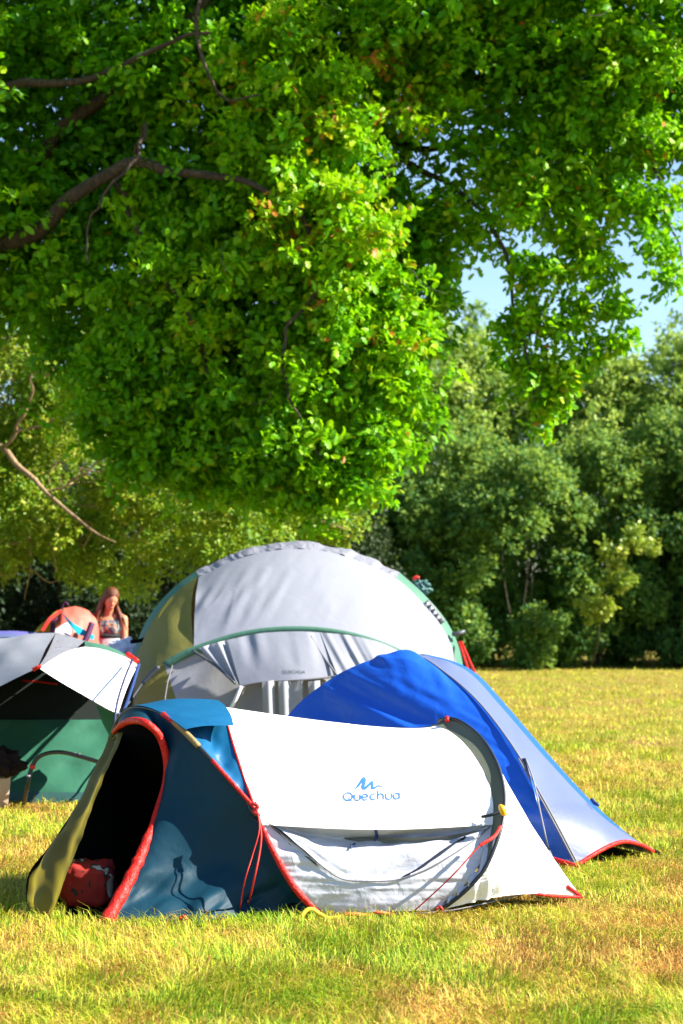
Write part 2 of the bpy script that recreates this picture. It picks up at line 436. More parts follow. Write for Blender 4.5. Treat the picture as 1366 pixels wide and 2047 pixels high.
OAK_BACK = 4.5
def oak():
    rng = np.random.default_rng(5)
    P = lambda px, py, d: globals()['P'](px, py, d + OAK_BACK)
    base = np.array((-6.9, 19.0 + OAK_BACK, 0))
    root = thing('oak_tree', 'big bright green oak whose leafy boughs hang over the tents from the upper left', 'tree', tuple(base))
    fork = P(-330, 560, 18.8)
    tr = limb_pts([base + (0, 0, -.1), base + (.05, 0, .8), base + (.1, 0, 2.2), fork, P(-380, 100, 18.8), P(-300, -500, 19), P(-240, -1100, 19.3)], 50, .05, 1)
    tube('trunk', tr, np.interp(np.linspace(0, 1, 50), [0, .06, .3, .45, 1], [.62, .45, .38, .30, .07]), M['oakbark'], root, 14)
    L = [
        ([fork, P(-120, 520, 18.2), P(60, 465, 17.6), P(150, 390, 17.2), P(215, 345, 17), P(270, 318, 16.9), P(350, 345, 16.7), P(460, 352, 16.5), P(600, 420, 16)], .16, .02),
        ([fork, P(-100, 430, 19), P(60, 335, 18.4), P(120, 260, 18.1), P(215, 190, 18), P(330, 90, 17.8), P(450, -60, 17.6), P(520, -300, 17.5)], .14, .03),
        ([P(-380, 100, 18.8), P(-120, 190, 18), P(60, 165, 17.4), P(170, 160, 17.2), P(300, 100, 17), P(420, 60, 16.7)], .10, .02),
        ([P(-300, -500, 19), P(100, -330, 18), P(380, -150, 17), P(395, 60, 16.4), P(420, 150, 16.3), P(455, 205, 16.2), P(520, 190, 16)], .09, .012),
        ([P(215, 190, 18), P(420, 140, 18.3), P(640, 230, 18.6), P(760, 275, 18.4), P(860, 300, 18.2), P(960, 270, 18), P(1060, 330, 17.7), P(1150, 420, 17.2)], .10, .015),
        ([P(450, -60, 17.6), P(680, 90, 18.2), P(860, 165, 18.2), P(960, 155, 18), P(1080, 120, 17.8), P(1180, 115, 17.6), P(1330, 200, 17.2)], .09, .015),
        ([P(640, 230, 18.6), P(900, 370, 17.6), P(1000, 480, 17), P(1020, 600, 16.8), P(1035, 640, 16.7), P(1060, 760, 16.6), P(1075, 850, 16.6)], .05, .008),
        ([P(960, 155, 18), P(1060, 190, 17.9), P(1200, 205, 17.6), P(1300, 330, 17), P(1340, 450, 16.8), P(1366, 520, 16.7)], .05, .01),
        ([P(270, 318, 16.9), P(290, 250, 16.6), P(265, 330, 16.4), P(200, 400, 16.3), P(178, 470, 16.3), P(172, 530, 16.2)], .028, .008),
        ([P(600, 420, 16), P(640, 560, 15.8), P(560, 700, 15.7), P(600, 850, 15.7), P(680, 960, 15.8)], .03, .006),
        ([P(215, 345, 17), P(300, 500, 16.4), P(380, 640, 16.2), P(430, 800, 16.2)], .04, .008),
    ]
    for i, (pts, r0, r1) in enumerate(L):
        c = limb_pts(pts, 46, .05, 20 + i)
        if i < 4 or i == 8:
            k_ = np.clip(np.linspace(0, 1, 46) * 2.5, 0, 1)[:, None]; e_ = np.array((0, 0, EYE)); c = e_ + (c - e_) * (1 - .022 * k_)
        tube('limb', c, np.linspace(r0, r1, 46), M['oakbark'], root, 9)
    # boughs in front, placed where the photograph shows lit masses: px, py, d, radius, tone
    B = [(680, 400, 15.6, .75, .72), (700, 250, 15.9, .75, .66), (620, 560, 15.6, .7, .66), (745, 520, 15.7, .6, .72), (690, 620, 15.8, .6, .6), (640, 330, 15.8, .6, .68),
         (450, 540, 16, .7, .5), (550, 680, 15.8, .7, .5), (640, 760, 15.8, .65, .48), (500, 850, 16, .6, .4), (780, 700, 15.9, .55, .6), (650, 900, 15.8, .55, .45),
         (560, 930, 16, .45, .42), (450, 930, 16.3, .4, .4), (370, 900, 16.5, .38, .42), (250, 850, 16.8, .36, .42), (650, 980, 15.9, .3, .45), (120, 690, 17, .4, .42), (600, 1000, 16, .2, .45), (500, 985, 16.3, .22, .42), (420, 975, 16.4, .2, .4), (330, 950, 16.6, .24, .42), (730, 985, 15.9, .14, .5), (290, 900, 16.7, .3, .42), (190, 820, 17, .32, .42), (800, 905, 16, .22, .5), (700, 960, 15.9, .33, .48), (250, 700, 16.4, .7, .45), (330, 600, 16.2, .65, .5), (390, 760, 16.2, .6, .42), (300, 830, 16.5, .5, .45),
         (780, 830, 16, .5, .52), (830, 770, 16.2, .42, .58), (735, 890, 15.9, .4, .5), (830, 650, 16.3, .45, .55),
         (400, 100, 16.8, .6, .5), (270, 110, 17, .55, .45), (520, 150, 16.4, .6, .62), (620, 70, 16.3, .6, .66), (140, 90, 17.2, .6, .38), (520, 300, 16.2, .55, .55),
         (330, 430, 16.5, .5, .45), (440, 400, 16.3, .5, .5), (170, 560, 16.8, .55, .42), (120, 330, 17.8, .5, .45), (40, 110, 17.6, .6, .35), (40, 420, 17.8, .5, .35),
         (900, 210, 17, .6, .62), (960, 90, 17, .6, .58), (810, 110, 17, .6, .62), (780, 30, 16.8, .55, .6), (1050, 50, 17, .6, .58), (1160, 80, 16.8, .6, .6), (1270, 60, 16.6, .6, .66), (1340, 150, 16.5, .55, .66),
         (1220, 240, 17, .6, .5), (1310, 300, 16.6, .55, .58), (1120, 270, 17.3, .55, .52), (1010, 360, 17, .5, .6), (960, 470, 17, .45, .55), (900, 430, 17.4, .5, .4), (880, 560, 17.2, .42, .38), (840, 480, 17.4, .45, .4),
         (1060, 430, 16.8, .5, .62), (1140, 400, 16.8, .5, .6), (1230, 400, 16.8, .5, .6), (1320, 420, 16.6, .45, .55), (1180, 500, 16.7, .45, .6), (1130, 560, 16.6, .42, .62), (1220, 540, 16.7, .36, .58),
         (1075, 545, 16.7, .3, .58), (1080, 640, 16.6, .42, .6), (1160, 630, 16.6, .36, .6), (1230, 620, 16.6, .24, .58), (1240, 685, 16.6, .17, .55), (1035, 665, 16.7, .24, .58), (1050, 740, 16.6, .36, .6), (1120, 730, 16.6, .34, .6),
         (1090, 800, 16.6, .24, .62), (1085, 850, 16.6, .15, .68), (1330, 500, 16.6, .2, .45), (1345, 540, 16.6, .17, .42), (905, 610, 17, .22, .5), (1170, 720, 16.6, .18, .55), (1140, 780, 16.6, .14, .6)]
    cl = []
    for px, py, d, R, tone in B:
        c = P(px, py, d); R = R * (1.3 if px < 850 else (1.12 if py < 450 else .82))
        root_ = c + np.array((-.35 * R, .55 * R, .25 * R))
        nb = max(2, int(round(13 * R / .7)))
        for k in range(nb):
            dr_ = unit(rng.normal(size=3) * np.array((1, .75, .75)) + np.array((.35, -.45, -.12)))
            L_ = R * rng.uniform(.7, 1.25); dp = rng.uniform(.15, .5) * L_; tb = tone + rng.normal() * .10
            for t in np.linspace(.3, 1, max(3, int(L_ / .17))):
                q = root_ + dr_ * L_ * t + np.array((0, 0, -dp * t * t)) + rng.normal(size=3) * .06
                r = rng.uniform(.10, .17) * (1.15 - .35 * t); cl.append((*q, r, r, r * .75, tb + rng.normal() * .05))
    # boughs behind them that close the crown (shaded by the front ones, with a darker leaf tone to deepen it)
    full = [(-100, -300), (1500, -300), (1500, 330), (1290, 350), (1140, 430), (900, 520), (820, 700), (760, 900), (560, 960), (350, 880), (230, 800), (200, 650), (60, 600), (-100, 590)]
    n = 0; bk_ = []
    while n < 520:
        px, py = rng.uniform(-150, 1500), rng.uniform(-350, 980)
        if not inpoly(px, py, full): continue
        if px > 830 and rng.uniform() < (.25 if py < 330 else .9): continue
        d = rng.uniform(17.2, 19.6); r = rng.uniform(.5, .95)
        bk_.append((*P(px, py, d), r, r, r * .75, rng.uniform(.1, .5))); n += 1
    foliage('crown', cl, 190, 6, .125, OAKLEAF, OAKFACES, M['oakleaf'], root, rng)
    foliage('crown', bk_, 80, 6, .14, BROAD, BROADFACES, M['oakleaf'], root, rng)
    # the parts of the crown above, to the left of and behind the frame
    cl = []
    while len(cl) < 260:
        dd = unit(rng.normal(size=3)); q = np.array((-3.2, 22.6, 10.2)) + dd * rng.uniform(.5, 1) ** .4 * np.array((10.4, 3.2, 5.4))
        px, py = PIX(q)
        if -60 < px < 1430 and -60 < py < 2000: continue
        if q[2] < 2.4 or (px > 1430 and py > 300): continue
        r = rng.uniform(.6, 1.0); cl.append((*q, r, r, r * .75, rng.uniform(.3, .65)))
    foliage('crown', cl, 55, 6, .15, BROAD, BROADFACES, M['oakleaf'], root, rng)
    # bare twigs showing between the leaves
    tw = []
    for k in range(38):
        px, py = rng.uniform(0, 1366), rng.uniform(0, 900)
        if not inpoly(px, py, full): continue
        a = P(px, py, rng.uniform(15.7, 17)); v = unit(rng.normal(size=3) + (0.3, -.2, -.5)); L_ = rng.uniform(.25, .6)
        tube('twig', limb_pts([a, a + v * L_ * .5 + rng.normal(size=3) * .05, a + v * L_], 8, .02, k), np.linspace(.008, .003, 8), M['shrubbark'], root, 5)
oak()

def left_sallow():
    rng = np.random.default_rng(17)
    P = lambda px, py, d: globals()['P'](px, py, d + 3.8)
    base = np.array((-7.0, 29.2, 0))
    root = thing('sallow_tree', 'yellowish green sallow with a pale bare bough slanting down behind the tents at the left', 'tree', tuple(base))
    top = base + np.array((.5, -.3, 4.8))
    tr = limb_pts([base + (0, 0, -.1), base + (.1, 0, 1.5), base + (.2, -.1, 3.2), top, base + (.4, -.2, 6.6)], 30, .05, 3)
    tube('trunk', tr, np.linspace(.22, .05, 30), M['palebark'], root, 10)
    LL = [([top, P(-60, 870, 25.2), P(0, 897, 24.6), P(45, 935, 24.4), P(90, 985, 24.2), P(150, 1030, 24), P(200, 1065, 23.9), P(235, 1080, 23.8)], .075, .012),
          ([top, P(-40, 960, 25.4), P(5, 985, 25), P(12, 1050, 24.9), P(25, 1085, 24.9), P(0, 1140, 25)], .04, .015),
          ([P(0, 897, 24.6), P(30, 860, 24.4), P(60, 800, 24.2), P(62, 730, 24.1), P(40, 690, 24.1)], .03, .01),
          ([P(62, 740, 24.1), P(110, 745, 23.9), P(100, 700, 23.9), P(140, 640, 23.8)], .022, .008),
          ([P(30, 860, 24.4), P(100, 845, 24), P(190, 800, 23.8), P(230, 740, 23.8)], .02, .008),
          ([P(90, 985, 24.2), P(150, 960, 24), P(210, 900, 23.8), P(200, 850, 23.8)], .02, .008),
          ([P(150, 1030, 24), P(170, 1110, 24), P(185, 1160, 24)], .02, .01),
          ([P(260, 1088, 23.8), P(330, 1020, 23.5), P(440, 990, 23.2), P(560, 1010, 23), P(690, 1055, 22.8)], .025, .008)]
    for i, (pts, a, b) in enumerate(LL):
        c = limb_pts(pts, 30, .04, 60 + i)
        if i in (0, 2, 3, 4, 5):   # these grow out through the near side of the crown
            k_ = np.clip(np.linspace(0, 1, 30) * 6, 0, 1)[:, None] if i == 0 else 1.0
            e_ = np.array((0, 0, EYE)); c = e_ + (c - e_) * (1 - .075 * k_)
        tube('limb', c, np.linspace(a, b, 30), M['palebark'], root, 8)
    poly = [(-80, 870), (60, 840), (220, 860), (350, 880), (480, 930), (560, 960), (640, 990), (700, 1040), (715, 1060), (650, 1085), (560, 1070), (480, 1090), (420, 1120), (330, 1150), (250, 1180), (180, 1150), (120, 1130), (60, 1080), (0, 1140), (-80, 1150)]
    cl = []
    while len(cl) < 290:
        px, py = rng.uniform(-100, 720), rng.uniform(600, 1190)
        up = inpoly(px, py, [(-100, 620), (40, 600), (170, 640), (220, 860), (-100, 900)])
        if not (inpoly(px, py, poly) or (up and rng.uniform() < .95)): continue
        r = rng.uniform(.24, .48); cl.append((*P(px, py, rng.uniform(22.6, 25.6)), r, r, r * .8, rng.uniform(.3, .75)))
    for k in range(90):                                    # rest of the crown, outside the frame
        q = np.array((-8.4, 29.7, 5.2)) + unit(rng.normal(size=3)) * rng.uniform(.5, 1) ** .4 * np.array((3.2, 2.2, 2.4))
        if PIX(q)[0] > -40: continue
        cl.append((*q, .5, .5, .4, rng.uniform(.4, .7)))
    foliage('crown', cl, 260, 7, .09, LANCE * np.array((1, 1.35, 1)), LANCEFACES, M['sallowleaf'], root, rng)
    tw = []
    for k in range(60):
        px, py = rng.uniform(-20, 260), rng.uniform(620, 1150)
        a = P(px, py, rng.uniform(22.6, 23.6)); v = unit(rng.normal(size=3) + (.5, -.2, .2)); L_ = rng.uniform(.3, .8)
        tube('twig', limb_pts([a, a + v * L_ * .5 + rng.normal(size=3) * .08, a + v * L_], 8, .03, k), np.linspace(.013, .005, 8), M['palebark'], root, 5)
left_sallow()

def bush_tree(name, label, px, d, top_py, halfw, mat, seed, ncl=34, rcl=.8, per=120, lsize=.17, tone=(.2, .6), shoots=0, zlow=.25, depth=None, group=None, tmpl=LANCE * np.array((1, 1.6, 1)), tf=LANCEFACES, gap=1.0):
    rng = np.random.default_rng(seed)
    c = P(px, 1220, d); c[2] = 0
    H = P(px, top_py, d)[2]
    root = thing(name, label, 'tree' if H > 3.5 else 'shrub', tuple(c), group)
    depth = depth or halfw * .8
    lst = []
    for s in range(3):
        a = rng.uniform(0, 6.28); e = c + np.array((math.cos(a) * halfw * .35, math.sin(a) * depth * .35, H * .72))
        lst.append((limb_pts([c + (rng.normal() * .1, rng.normal() * .1, -.1), c * .6 + e * .4 + rng.normal(size=3) * .15, e], 16, .08, seed + s), np.linspace(.008 + .004 * H, .008, 16)))
    tubes('trunk', lst, M['shrubbark'], root, 7)
    cl = []
    for k in range(ncl):
        a = rng.uniform(0, 6.28); t = rng.uniform(0, 1) ** 1.1
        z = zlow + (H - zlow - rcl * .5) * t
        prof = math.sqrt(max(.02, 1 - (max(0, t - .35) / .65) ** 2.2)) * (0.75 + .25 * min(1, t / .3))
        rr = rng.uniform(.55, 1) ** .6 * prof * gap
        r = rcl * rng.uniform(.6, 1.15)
        tn = tone[0] + (tone[1] - tone[0]) * t + rng.normal() * .08  # paler young tops; shade lower down is also put into the leaf tone
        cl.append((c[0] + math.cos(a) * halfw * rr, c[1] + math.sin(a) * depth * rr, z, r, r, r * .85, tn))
    for k in range(shoots):
        a = rng.uniform(0, 6.28); rr = rng.uniform(0, 1) ** .5
        z = H * (1 - .28 * rr * rr) - rng.uniform(0, .22) * H
        cl.append((c[0] + math.cos(a) * halfw * rr * .9, c[1] + math.sin(a) * depth * rr * .9, z, rcl * .26, rcl * .26, rcl * rng.uniform(.9, 1.7), tone[1] + rng.normal() * .1))
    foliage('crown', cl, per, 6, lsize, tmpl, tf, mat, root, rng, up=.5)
    return root
GH = 'trees and shrubs along the far edge of the field'
hedge = [
    ('sallow_tree', 'tall olive sallow behind the oak\'s hanging tip, left end of the tree line', 880, 52, 640, 2.6, 'hedgeleaf', 101, dict(ncl=64, rcl=.85, per=180, lsize=.14, tone=(.45, .72), shoots=110, zlow=.8)),
    ('sallow_tree', 'olive sallow of the tree line just right of the oak\'s lowest hanging tip', 1085, 53, 720, 2.5, 'hedgeleaf', 102, dict(ncl=64, rcl=.85, per=180, lsize=.14, tone=(.45, .70), shoots=110, zlow=.8)),
    ('sallow_tree', 'feathery olive sallow of the tree line under the clear gap of sky', 1230, 52, 715, 2.4, 'hedgeleaf', 103, dict(ncl=64, rcl=.85, per=180, lsize=.14, tone=(.45, .72), shoots=120, zlow=.8)),
    ('sallow_tree', 'yellowish sallow at the right edge, in front of the thin tall tree', 1375, 52, 665, 2.4, 'hedgeleaf', 104, dict(ncl=64, rcl=.85, per=180, lsize=.14, tone=(.48, .75), shoots=120, zlow=.8)),
    ('poplar_tree', 'thin bluish green tree rising into the sky at the right edge', 1348, 63, 600, 1.0, 'hedgeleaf', 105, dict(ncl=26, rcl=.5, per=90, tone=(.2, .45), shoots=26, zlow=4)),
    ('poplar_tree', 'thin tall tree whose tips reach the sky gap beside the oak', 948, 62, 592, 1.1, 'hedgeleaf', 106, dict(ncl=26, rcl=.5, per=90, tone=(.2, .45), shoots=26, zlow=4)),
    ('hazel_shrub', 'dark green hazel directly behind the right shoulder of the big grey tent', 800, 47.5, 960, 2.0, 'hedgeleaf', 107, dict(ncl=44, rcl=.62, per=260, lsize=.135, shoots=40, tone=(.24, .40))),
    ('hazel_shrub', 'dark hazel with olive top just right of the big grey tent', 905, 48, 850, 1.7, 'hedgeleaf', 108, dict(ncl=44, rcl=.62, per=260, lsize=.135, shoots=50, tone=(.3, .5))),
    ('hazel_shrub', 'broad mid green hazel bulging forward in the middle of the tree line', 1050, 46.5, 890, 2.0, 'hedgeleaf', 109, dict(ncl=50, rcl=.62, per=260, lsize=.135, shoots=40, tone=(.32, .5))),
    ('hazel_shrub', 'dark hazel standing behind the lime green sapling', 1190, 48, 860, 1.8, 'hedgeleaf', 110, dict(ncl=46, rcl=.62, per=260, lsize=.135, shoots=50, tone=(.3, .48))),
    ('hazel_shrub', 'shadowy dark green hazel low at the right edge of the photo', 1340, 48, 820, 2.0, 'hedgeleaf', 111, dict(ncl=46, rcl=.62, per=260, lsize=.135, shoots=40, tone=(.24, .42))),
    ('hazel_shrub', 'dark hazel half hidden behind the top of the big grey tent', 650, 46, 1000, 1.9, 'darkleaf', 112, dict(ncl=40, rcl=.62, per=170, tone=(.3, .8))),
    ('sallow_tree', 'tall far tree closing the gaps under the oak above the big grey tent', 700, 56, 760, 3.0, 'hedgeleaf', 113, dict(ncl=60, rcl=.95, per=110, tone=(.1, .5), zlow=.8)),
    ('sallow_tree', 'tall tree of the far line behind the middle of the oak foliage', 470, 57, 700, 3.2, 'hedgeleaf', 114, dict(ncl=60, rcl=.95, per=110, tone=(.1, .5), zlow=.8)),
    ('sallow_tree', 'tall tree of the far line behind the woman and the yellowish sallow', 210, 57, 700, 3.2, 'hedgeleaf', 115, dict(ncl=60, rcl=.95, per=110, tone=(.1, .5), zlow=.8)),
    ('sallow_tree', 'tall tree of the far line at the left edge above the green tent', -40, 57, 700, 3.2, 'hedgeleaf', 116, dict(ncl=60, rcl=.95, per=110, tone=(.1, .5), zlow=.8)),
    ('sallow_tree', 'olive tree of the far line peeping out between the oak and the tall sallow', 800, 55, 700, 2.2, 'hedgeleaf', 117, dict(ncl=60, rcl=.85, per=120, tone=(.2, .7), shoots=60, zlow=.8)),
    ('sallow_tree', 'olive sallow continuing the tree line just past the right edge', 1540, 52, 690, 2.6, 'hedgeleaf', 118, dict(ncl=60, rcl=.9, per=110, tone=(.45, .72), shoots=60, zlow=.5)),
    ('hazel_shrub', 'dark hazel continuing the tree line just past the right edge', 1500, 48, 930, 2.0, 'hedgeleaf', 119, dict(ncl=46, rcl=.62, per=170, tone=(.1, .4))),
    ('sallow_tree', 'unseen tall sallow added beyond the right edge to shade the foot of the hazels', 1760, 47.5, 560, 2.6, 'hedgeleaf', 201, dict(ncl=60, rcl=1.0, per=70, lsize=.2, tone=(.45, .7), zlow=.5)),  # this and the next: unseen trees added for their shadow on the hedge
    ('sallow_tree', 'second unseen tall sallow added beyond the right edge to cast shade', 1980, 48.5, 500, 2.8, 'hedgeleaf', 202, dict(ncl=60, rcl=1.0, per=70, lsize=.2, tone=(.45, .7), zlow=.5)),
]
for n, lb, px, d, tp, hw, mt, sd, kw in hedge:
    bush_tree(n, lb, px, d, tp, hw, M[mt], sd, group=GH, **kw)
def lime_sapling():
    rng = np.random.default_rng(77); b = P(1185, 1220, 45.6) * (1, 1, 0)
    root = thing('lime_sapling', 'small lime green sapling glowing against the dark hazels at the right', 'sapling', tuple(b))
    line = spline([b + (0, .6, 0), P(1195, 1290, 45.4), P(1200, 1235, 45.1), P(1220, 1170, 44.8), P(1245, 1110, 44.7), P(1265, 1075, 44.7)], 40)
    tube('trunk', line, np.linspace(.02, .006, 40), M['shrubbark'], root, 7)
    cl = []
    for k in range(26):
        i = int(rng.uniform(17, 40)); r = rng.uniform(.12, .26); cl.append((*(line[i] + rng.normal(size=3) * (.26, .15, .16)), r, r, r * .8, rng.uniform(.35, .8)))
    foliage('crown', cl, 300, 6, .13, BROAD, BROADFACES, M['limeleaf'], root, rng)
lime_sapling()
# dark thicket behind the tents at the left, each bush on its own
GT = 'dark bushes of the thicket behind the left tents'
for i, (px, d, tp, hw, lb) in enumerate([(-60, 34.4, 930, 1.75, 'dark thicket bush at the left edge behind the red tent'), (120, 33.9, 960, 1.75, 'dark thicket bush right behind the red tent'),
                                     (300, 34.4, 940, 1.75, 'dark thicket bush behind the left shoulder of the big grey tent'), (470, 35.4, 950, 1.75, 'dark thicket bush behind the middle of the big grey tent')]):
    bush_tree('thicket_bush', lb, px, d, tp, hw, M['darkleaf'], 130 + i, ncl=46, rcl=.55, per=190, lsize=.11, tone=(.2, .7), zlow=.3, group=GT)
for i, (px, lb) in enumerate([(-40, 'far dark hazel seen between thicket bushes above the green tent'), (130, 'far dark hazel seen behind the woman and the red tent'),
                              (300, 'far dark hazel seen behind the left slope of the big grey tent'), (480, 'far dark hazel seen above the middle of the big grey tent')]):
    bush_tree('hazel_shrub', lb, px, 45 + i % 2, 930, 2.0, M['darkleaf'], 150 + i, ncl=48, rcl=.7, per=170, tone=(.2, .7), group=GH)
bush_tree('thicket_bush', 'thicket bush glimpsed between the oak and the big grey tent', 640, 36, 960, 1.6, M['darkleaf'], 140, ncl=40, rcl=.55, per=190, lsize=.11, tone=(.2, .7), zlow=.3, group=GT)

# ------------------------------------------------------------------ grass
def grass(name, n, pyr, hgt, wmin, seed, excl, pxr=(-350, 1720), tuft=False):
    rng = np.random.default_rng(seed)
    px = rng.uniform(pxr[0], pxr[1], n); py = rng.uniform(pyr[0], pyr[1], n)
    a, b = (px - 683) / FPX, (1023.5 - py) / FPX
    z = SP + b * CP; k = -EYE / z
    X, Y = a * k, (CP - b * SP) * k
    keep = np.ones(n, bool)
    for poly in excl: keep &= ~inpoly(X, Y, poly)
    X, Y = X[keep], Y[keep]; n = len(X)
    dry = fbm(X * .8 + 3, Y * .5 + 1, 4, 3) * .45 + vnoise(X * 2.6, Y * 1.7, 9) * .5 + vnoise(X * 5.5 + 2, Y * 3.6, 29) * .45 + vnoise(X * 12, Y * 9, 19) * .3 + .02
    tall = fbm(X * 1.6, Y * 1.2, 21, 3)
    h = hgt * rng.uniform(.35, 1.3, n) * np.where(rng.uniform(size=n) < .02, 1.9, 1) * (1 + .35 * tall - .3 * np.clip(dry, 0, 1))
    wd = np.maximum(wmin, Y * .00042) * rng.uniform(.7, 1.4, n)
    az = rng.uniform(0, 6.283, n) * .55 + 5.0 * vnoise(X * 2.2, Y * 1.8, 77); lean = np.abs(rng.normal(size=n)) * .8 + .4 + .8 * np.clip(dry, 0, 1)
    dx, dy = np.cos(az), np.sin(az)
    fa = az + math.pi / 2 + rng.normal(size=n) * .5
    wx, wy = np.cos(fa) * wd / 2, np.sin(fa) * wd / 2
    V = np.zeros((n, 5, 3))
    for q, (t, sgn) in enumerate(((0, -1), (0, 1), (.55, 1), (.55, -1), (1, 0))):
        bend = lean * t ** 1.6
        V[:, q, 0] = X + dx * np.sin(np.minimum(bend, 1.45)) * h * t + wx * sgn * (1 - .25 * t)
        V[:, q, 1] = Y + dy * np.sin(np.minimum(bend, 1.45)) * h * t + wy * sgn * (1 - .25 * t)
        V[:, q, 2] = np.cos(np.minimum(bend, 1.45)) * h * t - (.004 if t == 0 else 0)
    if name == 'hay_stalks': V[:, :, 2] = V[:, :, 2] * .35 + .03
    base = (np.arange(n) * 5)[:, None]
    loops = (np.array([0, 1, 2, 3, 3, 2, 4])[None] + base).ravel()
    starts = (np.array([0, 4])[None] + (np.arange(n) * 7)[:, None]).ravel()
    me = npmesh(name, V.reshape(-1, 3), loops, starts)
    green = np.array((.19, .34, .015)); yel = np.array((.42, .43, .03)); straw = np.array((.60, .43, .10)); brown = np.array((.42, .20, .05))
    if name == 'hay_stalks': dry = dry + .7
    u = dry + rng.normal(size=n) * .42 + .16 * np.clip((8.4 - Y) / 1.2, 0, 1)
    col = np.where((u < -.38)[:, None], green, np.where((u < .22)[:, None], yel, np.where((u < .62)[:, None], straw, brown)))
    fr = np.clip(Y / 30, 0, 1)[:, None]
    col = col * (1 - .35 * fr) + (yel * 1.05) * .35 * fr
    col = col * rng.uniform(.55, 1.4, (n, 1))
    col4 = np.concatenate([np.repeat(col, 5, 0), np.ones((n * 5, 1))], 1)
    at = me.attributes.new('tint', 'FLOAT_COLOR', 'POINT'); at.data.foreach_set('color', col4.astype(np.float32).ravel())
    return tag(link(name, me, M['grass'], None, smooth=False), kind='stuff')
def grass_mat():
    m, t, b = node_mat('grass_blade'); L = t.links.new
    at = N(t, 'ShaderNodeAttribute', attribute_name='tint'); L(at.outputs['Color'], b.inputs['Base Color'])
    b.inputs['Roughness'].default_value = .6; b.inputs['Specular IOR Level'].default_value = .2
    tr = N(t, 'ShaderNodeBsdfTranslucent'); L(at.outputs['Color'], tr.inputs['Color'])
    ms = N(t, 'ShaderNodeMixShader'); ms.inputs[0].default_value = .3
    L(b.outputs[0], ms.inputs[1]); L(tr.outputs[0], ms.inputs[2]); L(ms.outputs[0], t.nodes['Material Output'].inputs['Surface'])
    return m
M['grass'] = grass_mat()
def xy(*pp): return [tuple(G(*p)[:2]) for p in pp]
footA = [(-1.35, 8.85), (-.85, 8.80), (-.2, 9.0), (.45, 9.05), (.45, 10.2), (-.4, 10.3), (-1.4, 9.6)]
footB = [tuple(P(480, 1220, 12.0)[:2]), tuple(P(1080, 1220, 10.8)[:2]), tuple(P(1180, 1220, 10.75)[:2]), tuple(P(1280, 1220, 11.05)[:2]), tuple(P(1000, 1220, 13.4)[:2]), tuple(P(560, 1220, 13.6)[:2])]
footC = [(-1.8, 15.6), (1.1, 15.6), (1.2, 19), (-1.9, 19)]
footD = [tuple(P(-300, 1220, 14.5)[:2]), tuple(P(215, 1220, 14.5)[:2]), tuple(P(215, 1220, 16.2)[:2]), tuple(P(-300, 1220, 16.2)[:2])]
EX = [footA, footB, footC, footD]
go = grass('grass', 460000, (1318, 2110), .072, .0036, 31, EX, pxr=(-950, 2300))
go['label'] = 'mown sunlit grass, yellow green with dry brown patches'; go['category'] = 'grass'
gs_ = grass('hay_stalks', 2600, (1560, 2110), .15, .003, 35, EX)
gs_['label'] = 'long pale hay stalks left lying on the mown grass'; gs_['category'] = 'hay'
gw = grass('meadow_edge_grass', 2600, (1322.5, 1329), .34, .012, 33, EX, pxr=(600, 1900))
gw['label'] = 'taller uncut grass fringe along the foot of the tree line'; gw['category'] = 'grass'

# ------------------------------------------------------------------ writing on fabric
def text_mesh(body, size=1.0):
    cu = bpy.data.curves.new('lettering', 'FONT'); cu.body = body; cu.size = size; cu.align_x = 'CENTER'; cu.resolution_u = 6
    o = bpy.data.objects.new('lettering', cu); COL.objects.link(o)
    dg = bpy.context.evaluated_depsgraph_get()
    me = bpy.data.meshes.new_from_object(o.evaluated_get(dg))
    bpy.data.objects.remove(o)
    V = np.array([v.co[:] for v in me.vertices]); F = [tuple(p.vertices) for p in me.polygons]
    return V, F
def lay_on(name, V, F, grid, px, py, width_px, mat, parent, off=.004, rot=0.0, squash=1.0):
    """lay flat lettering onto a fabric grid: every vertex is moved onto the surface it is printed on"""
    V = np.array(V, float); w0 = V[:, 0].max() - V[:, 0].min(); cx = (V[:, 0].max() + V[:, 0].min()) / 2; cy = (V[:, 1].max() + V[:, 1].min()) / 2
    X = (V[:, 0] - cx) * width_px / w0; Y = (V[:, 1] - cy) * width_px / w0 * squash
    ca, sa = math.cos(rot), math.sin(rot)
    TX = px + X * ca + Y * sa; TY = py - (Y * ca - X * sa)
    gx, gy = PIX(grid); nn = camside(grid)
    out = []
    gxf, gyf = gx.ravel(), gy.ravel(); gp = grid.reshape(-1, 3); gn = nn.reshape(-1, 3)
    for x, y in zip(TX, TY):
        q = (gxf - x) ** 2 + (gyf - y) ** 2
        i = np.argpartition(q, 4)[:4]; wgt = 1 / (q[i] + .05); wgt /= wgt.sum()
        p = (gp[i] * wgt[:, None]).sum(0); nrm = unit((gn[i] * wgt[:, None]).sum(0))
        # slide to the exact spot within the tangent plane
        ray = P(x, y, 1.0) - np.array((0, 0, EYE)); den = ray.dot(nrm)
        k = (p - np.array((0, 0, EYE))).dot(nrm) / den if abs(den) > 1e-3 else p[1]
        out.append(np.array((0, 0, EYE)) + ray * k + nrm * off)
    return link(name, pymesh(name, out, F), mat, parent, smooth=False)

